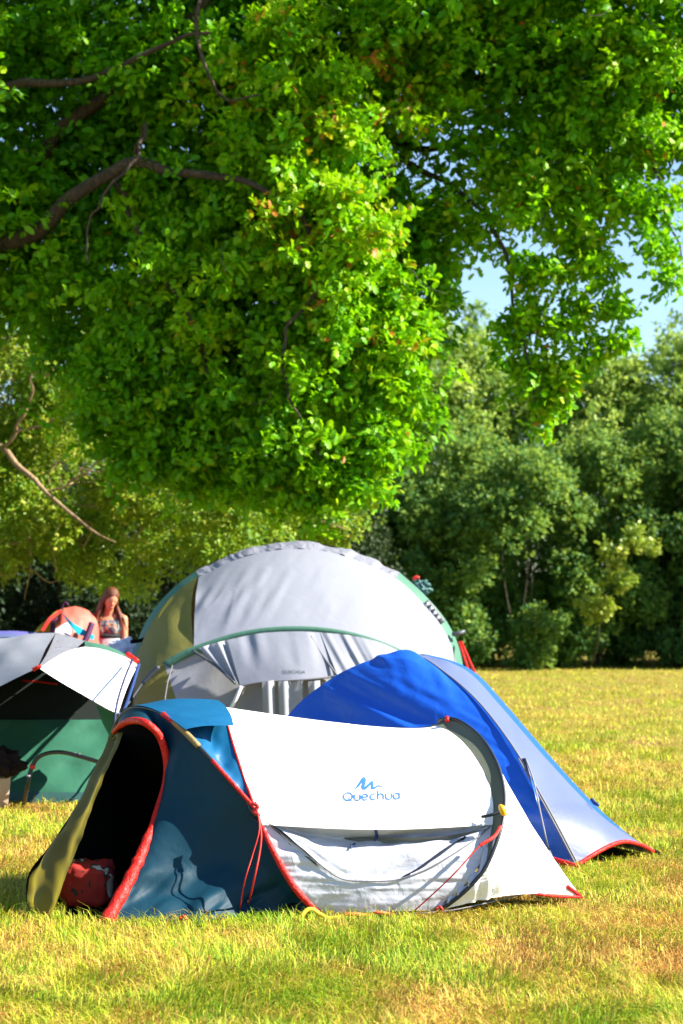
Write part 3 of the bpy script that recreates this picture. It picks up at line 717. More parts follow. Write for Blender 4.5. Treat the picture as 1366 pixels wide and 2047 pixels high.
def stroke_word():
    # round geometric letters drawn as strokes of even width: Q u e c h u a
    arc = lambda cx, cy, rx, ry, a0, a1, n=18: [(cx + rx * math.cos(math.radians(a)), cy + ry * math.sin(math.radians(a))) for a in np.linspace(a0, a1, n)]
    U = lambda x: [(x, 1.0), (x, .45)] + arc(x + .45, .45, .45, .43, 180, 270, 8) + [(x + .6, .02)] + arc(x + .6, .40, .35, .38, 270, 360, 8) + [(x + .95, 1.0)]
    S = [arc(.78, .66, .74, .64, 0, 360, 36), [(.85, .42), (1.1, .14), (1.42, -.06)], U(1.85), arc(3.6, .5, .5, .48, 0, 312, 28)[0:], [(3.1, .5), (4.1, .5)],
         arc(4.98, .5, .5, .48, 52, 308, 26), [(5.75, 1.5), (5.75, .02)], [(5.75, .5)] + arc(6.2, .52, .45, .44, 180, 0, 14) + [(6.65, .02)], U(7.05),
         arc(8.82, .5, .48, .48, 0, 360, 30), [(9.3, 1.0), (9.3, .02)]]
    V, F = [], []
    for st in S:
        p = np.array([(x, y, 0) for x, y in st]); tg = unit(np.gradient(p, axis=0)); nr = np.stack([-tg[:, 1], tg[:, 0], 0 * tg[:, 0]], 1) * .095
        o = len(V); n = len(p); V += list(p + nr) + list(p - nr); F += [(o + i, o + i + 1, o + n + i + 1, o + n + i) for i in range(n - 1)]
    V = np.array(V)
    return V, F

# ------------------------------------------------------------------ front pop-up tent
def popup_tent():
    root = thing('popup_tent', 'white and blue pop-up tent with red piping and an open dark door, nearest the camera', 'tent', (-.3, 9.4, 0))
    A0, A1 = P(440, 1412, 9.55), P(865, 1447, 9.72)
    ax = (A1 - A0)[:2]; ax /= np.linalg.norm(ax); nv = np.array((-ax[1], ax[0]))
    def mirror(p):
        p = np.array(p, float); dd = (p[..., :2] - A0[:2]) @ nv
        p[..., 0] -= 2 * dd * nv[0]; p[..., 1] -= 2 * dd * nv[1]; return p
    s0 = PL([(640, 1828, 8.93), (592, 1778, 8.91), (552, 1712, 8.93), (523, 1650, 8.99), (497, 1580, 9.08), (470, 1500, 9.22), (452, 1440, 9.4), (440, 1412, 9.55)])
    sm = PL([(755, 1823, 8.90), (762, 1760, 8.91), (762, 1700, 8.95), (760, 1640, 9.02), (757, 1575, 9.13), (752, 1510, 9.3), (748, 1466, 9.5), (745, 1451, 9.68)])
    s1 = PL([(868, 1820, 8.95), (935, 1762, 8.95), (971, 1700, 9.01), (986, 1630, 9.11), (976, 1560, 9.22), (940, 1500, 9.40), (905, 1466, 9.58), (868, 1447, 9.74)])
    hp = PL([(880, 1820, 8.94), (955, 1757, 8.92), (997, 1672, 8.98), (1009, 1595, 9.12), (993, 1525, 9.28), (955, 1468, 9.48), (905, 1437, 9.7), (862, 1445, 9.88)])
    NU, NV = 220, 190
    def half(c): return spline(c, NV)
    h0, hm, h1 = half(s0), half(sm), half(s1)
    u = np.linspace(0, 1, NU)[:, None, None]
    near = h0[None] * (2 * (u - .5) * (u - 1)) + hm[None] * (-4 * u * (u - 1)) + h1[None] * (2 * u * (u - .5))
    far = mirror(near[:, ::-1].copy())[:, 1:]
    K = 84
    for c_ in range(NU):
        px_, py_ = PIX(near[c_]); hm_ = 1642 + 12 * math.sin(math.pi * min(1, max(0, (px_[60] - 530) / 455)))
        kk = np.arange(NV); k0 = np.interp(-hm_, -py_, kk)
        tgt = np.concatenate([np.linspace(0, k0, K + 1), np.linspace(k0, NV - 1, NV - K)[1:]])
        near[c_] = np.stack([np.interp(tgt, kk, near[c_][:, a]) for a in range(3)], 1)
    smooth0 = near.copy()
    # sunk ventilation window on the near side, folds, wrinkles
    uu = np.linspace(0, 1, NU)[:, None] * np.ones((1, NV)); vv = np.ones((NU, 1)) * np.linspace(0, 1, NV)[None]
    px, py = PIX(near); nn = camside(near)
    hem = 1642 + 12 * np.sin(np.pi * np.clip((px - 530) / 455, 0, 1))
    tt = np.clip((px - 530) / 450, 0, 1)
    low = np.interp(px, [530, 570, 610, 650, 690, 760, 800, 850, 900, 950, 982], [1642, 1672, 1702, 1735, 1758, 1762, 1757, 1740, 1712, 1678, 1652])
    inside = (py > hem) & (py < low) & (px > 530) & (px < 982)
    s = np.clip((py - hem) / np.maximum(low - hem, 1), 0, 1)
    open_ = np.clip((low - hem) / 60, 0, 1)
    sst = lambda x: np.clip(x, 0, 1) ** 2 * (3 - 2 * np.clip(x, 0, 1))
    open_ = open_ * sst((py - hem + 1) / 9) * sst((low - py) / 14)
    sink = -.085 * open_ * np.exp(-(s / .34) ** 2) - .018 * open_
    rip = .013 * open_ * vnoise(px * .012 + py * .035, py * .012 - px * .010, 3) + .007 * open_ * vnoise(px * .03 + py * .05, py * .03, 8)
    disp = np.where(inside, sink + rip, 0)
    # slack drapery diagonals at both ends of the window
    disp += np.where(inside, .012 * np.sin((px - 530 + (py - 1640) * -1.5) * .10) * np.clip(1 - tt * 2.4, 0, 1) * open_, 0)
    disp += np.where(inside, .012 * np.sin((px - 980 + (py - 1640) * 1.6) * .09) * np.clip(tt * 2.2 - 1.2, 0, 1) * open_, 0)
    lowreg = np.clip((py - low) / 20, 0, 1) * np.clip((1830 - py) / 40, 0, 1) * (py > low)
    disp += lowreg * (.0055 * vnoise(px * .010 + py * .02, py * .085, 6) + .003 * vnoise(px * .022 - py * .01, py * .16, 16))
    disp += .006 * fbm(px * .012, py * .018, 14, 3) * (py > 1470)
    near = near + nn * disp[..., None]
    full = np.concatenate([near, far], 1)
    up_ = np.concatenate([smooth0[:, K - 3:K] + nn[:, K - 3:K] * .007, near[:, K:] + nn[:, K:] * np.exp(-np.arange(NV - K) / 4.0)[None, :, None] * .007, far], 1)
    sheet('flysheet', up_, M['white'], root, flip=True)
    sheet('vent_window', near[:, :K + 1], M['window'], root)
    # seam round the window, toggles
    def on(pxs, pys, d0, off=.012):
        out = []
        fx, fy = px.ravel(), py.ravel(); q = near.reshape(-1, 3); qn = nn.reshape(-1, 3)
        for x, y in zip(pxs, pys):
            i = np.argmin((fx - x) ** 2 + (fy - y) ** 2); out.append(q[i] + qn[i] * off)
        return np.array(out)
    sx = np.array([532, 570, 610, 650, 690, 760, 800, 850, 900, 950, 980]); sy = np.interp(sx, [530, 570, 610, 650, 690, 760, 800, 850, 900, 950, 982], [1642, 1672, 1702, 1735, 1758, 1762, 1757, 1740, 1712, 1678, 1652])
    tube('window_seam', spline(on(sx, sy, 0, .006), 60), .0035, M['seam'], root, 6)
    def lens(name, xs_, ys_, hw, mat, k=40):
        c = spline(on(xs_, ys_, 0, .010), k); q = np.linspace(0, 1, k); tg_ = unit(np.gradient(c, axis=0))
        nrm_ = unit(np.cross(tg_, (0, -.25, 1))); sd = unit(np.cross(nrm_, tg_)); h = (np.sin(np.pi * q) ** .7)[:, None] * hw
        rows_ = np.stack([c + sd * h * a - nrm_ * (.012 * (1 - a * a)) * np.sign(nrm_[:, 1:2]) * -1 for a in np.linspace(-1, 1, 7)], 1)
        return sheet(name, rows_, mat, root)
    lens('window_mesh_and_shade', [536, 562, 590, 616, 636], [1646, 1664, 1690, 1712, 1732], .016, M['winmesh'])
    lens('window_mesh_and_shade', [806, 840, 874, 905, 932], [1754, 1738, 1716, 1693, 1672], .022, M['winmesh2'])
    lens('window_mesh_and_shade', [690, 760, 830, 900, 975], [1662, 1672, 1677, 1674, 1660], .026, M['hemshade'])  # grey lens paints the shadow under the overhanging hem
    tube('window_toggle', spline(on([752, 756, 753], [1655, 1662, 1670], 0, .02), 8), .008, M['navy'], root, 6)
    tube('window_toggle', spline(on([711, 704, 702], [1678, 1684, 1692], 0, .015), 8), .005, M['navy'], root, 6)
    # red edge binding on the front hoop, both sides
    e = np.concatenate([h0, mirror(h0[::-1].copy())[1:]])
    wv = np.gradient(e, axis=0); wv = unit(wv); outv = unit(e - np.array((-.3, 9.62, .2)))
    tube('edge_binding', e[::2], np.interp(np.linspace(0, 1, len(e[::2])), [0, .12, .22, .5, .78, .88, 1], [.018, .016, .008, .005, .008, .016, .018]), M['red'], root, 8)
    # rear hoop, the mesh strip in front of it (shade put into its dark colour), and the tail
    hh = spline(hp, 70); hf = mirror(hh[::-1].copy())
    hoop = spline(np.concatenate([hh[::6], hf[6::6]]), 110)
    tube('hoop_pole', hoop, .0105, M['darkpole'], root, 10)
    a1 = h1.copy(); cut = a1[:, 2] > .05
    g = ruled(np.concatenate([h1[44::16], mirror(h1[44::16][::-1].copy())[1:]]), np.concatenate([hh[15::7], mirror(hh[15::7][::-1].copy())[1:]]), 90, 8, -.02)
    sheet('shaded_rear_mesh', g, M['stripgrey'], root)
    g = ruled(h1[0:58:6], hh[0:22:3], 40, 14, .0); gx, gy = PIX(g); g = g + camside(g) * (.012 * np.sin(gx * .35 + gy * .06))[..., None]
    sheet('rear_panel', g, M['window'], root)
    tip = G(1161, 1803); tip[2] = .03
    top_i = 40
    A = hh[:46]                                            # ground up to the level of the toggle
    rows = []
    m = 36
    for i, a in enumerate(A):
        t = np.linspace(0, 1, m)[:, None]; q = a * (1 - t) + tip * t
        f = i / (len(A) - 1)
        q[:, 2] += np.sin(np.pi * t[:, 0]) * (.055 * (1 - f) - .05 * f) + .0
        q[:, 1] += np.sin(np.pi * t[:, 0]) * (.03 * f - .10 * (1 - f) ** 2)
        rows.append(q)
    g = np.array(rows); gx, gy = PIX(g); n2 = camside(g)
    g = g + n2 * (.014 * np.exp(-((gx - 965) / 26) ** 2) * np.sin(gx * .25 + gy * .03) * np.clip((gy - 1640) / 60, 0, 1) + .004 * fbm(gx * .02, gy * .015, 5))[..., None]
    sheet('tail_panel', g, M['tail'], root)
    gm = mirror(g.copy()); gm = gm + (tip - mirror(tip.copy())) * np.linspace(0, 1, m)[None, :, None]
    sheet('tail_panel', gm, M['tail'], root, flip=True)
    tube('tail_binding', spline([tip + (.005, 0, 0), P(1105, 1789, 9.2), P(1060, 1783, 9.15)], 14) - (0, .01, .004), .008, M['red'], root, 6)
    tube('tail_binding', spline([tip, P(1135, 1772, 9.28)], 6), .010, M['red'], root, 6)
    tube('tail_hem', spline([P(1060, 1784, 9.15), P(1010, 1796, 9.08), P(960, 1808, 9.0), P(885, 1822, 8.93), P(760, 1828, 8.90), P(640, 1830, 8.91)], 40), .004, M['seam'], root, 6)
    # front hoop and blue gussets
    hn = PL([(511, 1618, 9.02), (470, 1572, 9.06), (430, 1527, 9.11), (395, 1490, 9.18), (360, 1455, 9.27), (325, 1428, 9.4), (292, 1416, 9.55), (262, 1416, 9.68), (238, 1436, 9.82), (224, 1468, 9.95)])
    H = spline(hn, 80)
    farH = np.concatenate([hn[-1:], [np.array((-1.05, 10.12, .45)), np.array((-.8, 10.25, .2)), np.array((-.45, 10.3, 0))]])
    # gusset: under the hood
    sg = spline(np.concatenate([s0[3:], mirror(s0[3:-1][::-1].copy())[:4]]), 80)
    g = ruled(H[::8], sg[::8], 70, 26, .0)
    gx, gy = PIX(g); n2 = camside(g); g = g - n2 * (.02 + .02 * fbm(gx * .02, gy * .02, 3))[..., None] * np.sin(np.pi * np.linspace(0, 1, 26))[None, :, None]
    sheet('gusset', g, M['hood'], root)
    # hood band over the top, standing proud so that it shades the gusset
    ha = PL([(372, 1460, 9.22), (345, 1440, 9.31), (310, 1420, 9.45), (275, 1412, 9.62), (248, 1420, 9.76), (230, 1448, 9.9)])
    hb = PL([(468, 1452, 9.28), (462, 1430, 9.38), (446, 1408, 9.55), (425, 1400, 9.7), (400, 1410, 9.9), (380, 1440, 10.1)])
    g = ruled(ha, hb, 50, 40, .03, (0, -.3, 1)); gx, gy = PIX(g)
    g[..., 2] += .010 * vnoise(gx * .015, gy * .13, 4) * np.sin(np.pi * np.linspace(0, 1, 40))[None] + .006
    g[..., 1] -= .02
    sheet('hood', g, M['hood'], root)
    # pole sleeve: red ends, khaki label in the middle
    tube('hoop_pole', H, .010, M['darkpole'], root, 8)
    tube('pole_sleeve', spline(H[0:19:3], 20) + (0, -.012, .004), .010, M['red'], root, 8)
    tube('pole_sleeve', spline(H[36:44:2], 12) + (0, -.014, .004), .014, M['red'], root, 8)
    tag(tube('pole_label', spline(H[24:37:2], 12) + (0, -.014, .004), .016, M['beigeband'], root, 8))
    # vestibule wall on the camera side: from hoop down to the door edge and the ground
    door = PL([(226, 1466, 9.62), (240, 1452, 9.50), (262, 1443, 9.38), (290, 1447, 9.26), (318, 1473, 9.27), (332, 1520, 9.29), (331, 1565, 9.28), (315, 1620, 9.2), (290, 1690, 9.06), (258, 1760, 8.9)])
    dend = G(210, 1848); 
    Dc = spline(np.concatenate([door, [dend]]), 60)
    T1 = np.concatenate([spline(hn, 60)[::-1][8:], spline(s0[:4], 40)[::-1][3:]])   # hoop apex -> near ground corner
    gcur = spline([dend, G(290, 1850), G(370, 1849), G(450, 1838), G(520, 1830), G(590, 1828), s0[0]], 40)
    B1 = np.concatenate([Dc, gcur[1:]])
    n, m = 120, 60
    def res(c, n):
        s_ = np.concatenate([[0], np.cumsum(np.linalg.norm(np.diff(c, axis=0), axis=1))]); t = np.linspace(0, s_[-1], n)
        return np.stack([np.interp(t, s_, c[:, k]) for k in range(3)], 1)
    g1, g2 = res(T1, n), res(B1, n)
    t = np.linspace(0, 1, m)[None, :, None]
    g = g1[:, None] * (1 - t) + g2[:, None] * t
    f = np.linspace(0, 1, n)[:, None]
    sag = np.sin(np.pi * t[..., 0]) * .20 * np.clip((f - .38) / .25, 0, 1) * np.clip((1 - f) / .25, 0, 1)
    # concave sweep: pull the middle inwards (away from camera and down)
    g[..., 1] += sag * .8; g[..., 0] += sag * .25; g[..., 2] -= sag * .35
    gx, gy = PIX(g); n2 = camside(g)
    wr = .02 * vnoise(gx * .02 - gy * .004, gy * .03 + gx * .012, 31) * np.clip((gy - 1690) / 60, 0, 1) + .012 * vnoise(gx * .05 + gy * .06, gy * .02 - gx * .01, 37) * np.clip((gy - 1720) / 60, 0, 1) + .006 * fbm(gx * .012, gy * .012, 40)
    edge = np.minimum(1, np.minimum(np.linspace(0, 1, m), 1 - np.linspace(0, 1, m)) * 8)[None]
    g = g + n2 * (wr * edge)[..., None]
    g[..., 2] = np.maximum(g[..., 2], .004)
    sheet('vestibule', g, M['vest'], root)
    # red piping round the door, puckered at the foot
    pr = np.interp(np.linspace(0, 1, 60), [0, .1, .45, .62, .7, 1], [.010, .018, .020, .020, .028, .034])
    pr = pr * (1 + .16 * vnoise(np.arange(60) * 1.4, np.zeros(60), 5) * (np.linspace(0, 1, 60) > .6))
    tube('door_piping', Dc + np.array((.004, -.012, .006)), pr, M['red'], root, 10)
    # olive side of the vestibule, left of the door
    oi = PL([(228, 1474, 9.62), (247, 1466, 9.5), (222, 1530, 9.3), (190, 1610, 9.12), (160, 1690, 8.98), (135, 1760, 8.88)] ) ; oi = np.concatenate([oi, [G(102, 1842)]])
    oo = PL([(222, 1472, 9.8), (215, 1490, 9.75), (190, 1545, 9.62), (150, 1615, 9.5), (100, 1690, 9.36), (60, 1742, 9.25), (52, 1790, 9.12)]); oo = np.concatenate([oo, [G(62, 1832)]])
    g = ruled(oi, oo, 70, 24, .02); gx, gy = PIX(g); n2 = camside(g)
    g = g + n2 * (.013 * np.sin(np.linspace(0, 1, 24) * 10 + np.linspace(0, 2, 70)[:, None]) + .008 * fbm(gx * .03, gy * .02, 12))[..., None]
    g[..., 2] = np.maximum(g[..., 2], .004)
    sheet('door_side', g, M['olive'], root)
    # far wall of the vestibule
    g = ruled(oo, farH + np.array((.06, .0, .0)), 50, 24, .0); g[..., 2] = np.maximum(g[..., 2], .004); sheet('vestibule_back', g, M['vest'], root, flip=True)
    # inner tent: dark cloth bulkhead across the tent behind the door, and the ground sheet
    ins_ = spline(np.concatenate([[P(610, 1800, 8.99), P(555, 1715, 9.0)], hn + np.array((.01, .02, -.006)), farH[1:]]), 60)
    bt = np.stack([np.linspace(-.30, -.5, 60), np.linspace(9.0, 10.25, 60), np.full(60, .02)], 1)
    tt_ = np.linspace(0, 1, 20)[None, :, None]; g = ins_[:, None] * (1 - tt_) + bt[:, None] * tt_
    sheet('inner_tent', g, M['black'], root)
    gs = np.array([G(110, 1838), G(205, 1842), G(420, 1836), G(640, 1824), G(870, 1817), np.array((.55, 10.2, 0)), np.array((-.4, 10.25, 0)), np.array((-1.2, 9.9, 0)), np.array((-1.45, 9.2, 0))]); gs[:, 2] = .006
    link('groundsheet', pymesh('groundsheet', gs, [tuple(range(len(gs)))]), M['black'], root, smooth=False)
    # red ties hanging at the front seam and guy lines
    def cord(name, pts, r, mat): return tube(name, spline(pts, 24), r, mat, root, 6)
    cord('guy_line', [P(511, 1603, 8.98), P(522, 1660, 8.90), P(520, 1700, 8.86), P(508, 1760, 8.82), G(494, 1822)], .0048, M['redcord'])
    cord('guy_line', [P(511, 1605, 8.97), P(519, 1655, 8.88), P(505, 1710, 8.84), P(490, 1760, 8.80), G(478, 1828)], .0034, M['redcord'])
    cord('tie_knot', [P(504, 1606, 8.97), P(516, 1612, 8.95), P(508, 1622, 8.96), P(519, 1630, 8.94)], .009, M['redcord'])
    cord('guy_line', [P(1001, 1655, 8.95), P(985, 1675, 8.86), P(958, 1692, 8.82), P(900, 1755, 8.78), G(812, 1836)], .0035, M['redcord'])
    cord('guy_line_tab', [P(1001, 1652, 8.95), P(988, 1672, 8.88), P(960, 1690, 8.83)], .009, M['red'])
    cord('toggle_strap', [P(963, 1633, 9.06), P(982, 1629, 9.04), P(1000, 1622, 9.05)], .008, M['darkpole'])
    V, F = [], []
    c = P(1004, 1617, 9.03)
    v, f = tube_vf(spline([c + (-.012, -.015, .02), c + (0, -.03, 0), c + (.006, -.025, -.02), c + (.03, -.02, -.022)], 12), np.array([.008, .012, .016, .018, .018, .017, .016, .014, .012, .010, .007, .003]), 10)
    link('toggle', pymesh('toggle', v, f), M['yellow'], root)
    v, f = tube_vf(spline([P(894, 1434, 9.68), P(894, 1441, 9.66)], 4), .012, 8)
    link('hoop_clip', pymesh('hoop_clip', v, f), M['red'], root)
    # printed mark and lettering on the white side
    V, F = stroke_word()
    full_n = near
    lay_on('lettering_print', V, F, full_n, 743, 1591, 114, M['print'], root, off=.003, rot=-.03, squash=1.0)
    mk = np.array([(0, 0), (8, 5), (22, 28), (29, 30), (31, 25), (27, 10), (32, 9), (44, 20), (50, 19), (48, 9), (52, 7), (61, 11), (75, 5), (62, 5), (53, -2), (46, 0), (41, 8), (33, 0), (24, -1), (20, 5), (23, 16), (18, 12), (10, 1)], float)
    # split the mark into a strip of quads along its stroke
    stroke = spline(np.array([(1, 1, 0), (9, 5, 0), (18, 16, 0), (26, 27, 0), (28, 20, 0), (24, 6, 0), (28, 2, 0), (36, 8, 0), (46, 17, 0), (47, 10, 0), (46, 3, 0), (52, 2, 0), (60, 7, 0), (74, 5, 0)]), 60)
    tg = np.gradient(stroke, axis=0); nr = unit(np.stack([-tg[:, 1], tg[:, 0], 0 * tg[:, 0]], 1))
    wd = np.interp(np.linspace(0, 1, 60), [0, .1, .3, .5, .8, 1], [.6, 2.6, 3.6, 3.6, 2.8, .5])[:, None]
    VV = np.concatenate([stroke + nr * wd, stroke - nr * wd]); FF = [(i, i + 1, 61 + i, 60 + i) for i in range(59)]
    lay_on('emblem_print', VV, FF, full_n, 737, 1566, 60, M['print'], root, off=.003, rot=-.03)
    return root
M['beigeband'] = plain('khaki_label', (.22, .16, .06), .7, bump=.3)
popup_tent()

# things at the pop-up tent
b = tag(lump('sleeping_bag', P(172, 1785, 9.2) * (1, 1, 0) + (0, .06, .10), (.135, .13, .125), M['bag'], None, .16, 2.0, 3, kind=1), 'red printed sleeping bag bundled inside the door of the white pop-up tent', 'sleeping bag')
bp2 = thing('packet', 'small red and white packet lying on the grass against the blue vestibule', 'packet', tuple(G(482, 1826)))
c = G(482, 1826) + (0, .03, 0)
lump('wrapper', c + (0, 0, .045), (.055, .035, .045), M['white'], bp2, .3, 3, 5, kind=1)
lump('label_patch', c + (.006, -.016, .043), (.036, .027, .022), M['red'], bp2, .2, 3, 6, kind=1)
pg = G(612, 1842)
tag(tube('tent_strap', spline([pg + (-.06, .0, .012), pg + (-.03, -.01, .02), pg + (.0, .005, .05), pg + (.03, .015, .055), pg + (.07, .01, .03), pg + (.11, .0, .015), pg + (.17, .0, .02)], 30), .011, M['yellowcord'], None, 6), 'yellow strap looped in the grass below the red hem', 'strap')
og = G(715, 1838)
tag(tube('loose_cord', spline([og + (-.10, 0, .012), og + (-.03, -.02, .03), og + (.05, .01, .02), og + (.10, -.01, .035), og + (.18, .02, .02)], 30), .008, M['orange'], None, 6), 'loose orange cord on the grass in front of the white tent', 'cord')
for q, (x, y, lb) in enumerate([(362, 1851, 'small red tent peg in the grass below the blue vestibule'), (874, 1832, 'small red tent peg in the grass at the foot of the rear hoop')]):
    p0 = G(x, y)
    V1, F1 = tube_vf([p0 + (0, 0, -.05), p0 + (0, 0, .03), p0 + (.0, 0, .045)], [.005, .005, .012], 8)
    V2, F2 = tube_vf(spline([p0 + (0, 0, .04), p0 + (.016, -.006, .048), p0 + (.028, -.008, .03)], 8), .006, 8)
    o = link('tent_peg', pymesh('tent_peg', list(V1) + list(V2), F1 + [tuple(i + len(V1) for i in f) for f in F2]), M['redcord'])
    tag(o, lb, 'tent peg', 'tent pegs')

# ------------------------------------------------------------------ blue dome tent
def blue_tent():
    root = thing('dome_tent', 'royal blue dome tent with a lilac grey side and red hem behind the front tent', 'tent', (.6, 12, 0))
    apex = P(822, 1309, 11.9)
    left = np.concatenate([[apex], PL([(799, 1308, 11.95), (749, 1317, 11.98), (699, 1336, 12.0), (660, 1358, 12.0), (610, 1395, 12.0), (573, 1434, 12.0), (520, 1510, 11.95), (482, 1595, 11.9)]), [P(462, 1220, 11.85) * (1, 1, 0)]])
    f0 = G(1155, 1735)
    seam = np.concatenate([[apex], PL([(850, 1318, 11.8), (885, 1342, 11.65), (930, 1378, 11.45), (975, 1425, 11.25), (1030, 1500, 11.0), (1070, 1570, 10.82), (1110, 1642, 10.65)]), [f0 + (0, 0, .02)]])
    r0 = G(1306, 1712)
    right = np.concatenate([[P(850, 1310, 11.98)], PL([(900, 1324, 12.0), (945, 1350, 12.0), (1000, 1410, 11.85), (1100, 1525, 11.5), (1200, 1628, 11.2)]), [r0 + (0, 0, .03)]])
    # blue side
    n, m = 140, 110
    g = ruled(left, seam, n, m, .10)
    gx, gy = PIX(g); n2 = camside(g)
    e = np.sin(np.pi * np.linspace(0, 1, m))[None] * np.ones((n, 1))
    a_ = gx * .45 - gy * .89; b_ = gx * .89 + gy * .45
    near_top = np.exp(-((gy - 1345) / 50) ** 2) * np.clip((gx - 760) / 80, 0, 1)
    fold = (.022 * vnoise(a_ * .030, b_ * .0045, 5) + .011 * vnoise(a_ * .07 + 3, b_ * .008, 9)) * (1 - near_top) + .012 * vnoise(gx * .05 - gy * .02, gy * .006, 15) * near_top * .6 + .012 * vnoise(gx * .006, gy * .006, 2)
    g = g + n2 * (fold * np.clip(e * 2.5, 0, 1))[..., None]
    sheet('blue_panel', g, M['royal'], root)
    # lilac side
    g = ruled(seam, right, 90, 36, .03); gx, gy = PIX(g); n2 = camside(g)
    g = g + n2 * (.008 * vnoise(gx * .03 + gy * .01, gy * .02 - gx * .03, 7) + .012 * vnoise(gx * .012, gy * .01, 17) )[..., None] * np.sin(np.pi * np.linspace(0, 1, 36))[None, :, None]
    # hem lifts between its pegs
    t = np.sin(np.pi * np.linspace(0, 1, 36)); w_ = np.clip((np.linspace(0, 1, 90) - .8) / .2, 0, 1)
    g[..., 2] += (w_[:, None] * t[None]) * .07
    sheet('lilac_panel', g, M['lilac'], root, flip=False)
    hem = g[-1]
    # thin blue strip beyond, then the back
    rb = right + np.array([(0.012 + .03 * math.sin(math.pi * k / (len(right) - 1)), .12, .004) for k in range(len(right))]); rb[-1] = r0 + (0, .02, .01)
    sheet('blue_edge', ruled(right, rb, 60, 5, .0), M['royal'], root)
    bk = np.concatenate([[apex + (.08, .15, 0)], [np.array((.75, 12.6, 1.05)), np.array((.85, 13.3, .6)), np.array((.9, 13.7, 0))]])
    sheet('back_panel', ruled(rb, bk, 50, 30, 0), M['royal'], root)
    bk2 = bk.copy(); bk2[0] = apex
    lf = left.copy()
    sheet('back_panel', ruled(bk, lf, 50, 30, 0), M['royal'], root, flip=True)
    # seams, door zips, red hem, guy
    sc = spline(seam, 60)
    tube('pole_seam', sc + np.array((-.0, -.012, .004)), .006, M['seam'], root, 6)
    zi = spline(np.concatenate([PL([(1050, 1515, 10.88), (1066, 1560, 10.76), (1080, 1625, 10.66), (1092, 1680, 10.58)]), [G(1100, 1722) + (0, 0, .03)]]), 30)
    tube('door_zip', zi + np.array((0, -.03, 0)), .005, M['seam'], root, 6)
    tube('door_zip', sc[37:] + np.array((-.012, -.02, 0)), .005, M['seam'], root, 6)
    hz = spline([P(1100, 1715, 10.56), P(1125, 1723, 10.5), P(1155, 1732, 10.42)], 14)
    tube('red_hem', hz, .013, M['red'], root, 8)
    tube('red_hem', hem + np.array((0, -.006, 0)), .013, M['red'], root, 8)
    d1 = spline(np.concatenate([PL([(1050, 1515, 10.93)]), PL([(1075, 1610, 10.72)]), [G(1100, 1722) + (0, 0, .04)]]), 20)
    d2 = sc[37:]
    sheet('door_panel', ruled(d1, d2[::4], 30, 12, 0) + np.array((0, -.012, 0)), M['royal'], root)
    tube('guy_line', spline([P(1098, 1700, 10.55), P(1108, 1722, 10.5), G(1120, 1745)], 10), .006, M['seam'], root, 6)
    tube('guy_line_tab', spline([P(1183, 1598, 11.2), P(1190, 1606, 11.16), P(1197, 1609, 11.14)], 8), .012, M['navy'], root, 6)
    tube('peg_loop', spline([r0 + (-.01, 0, .03), r0 + (.02, 0, .03), r0 + (.05, .01, .01)], 8), .010, M['brown'], root, 6)
blue_tent()

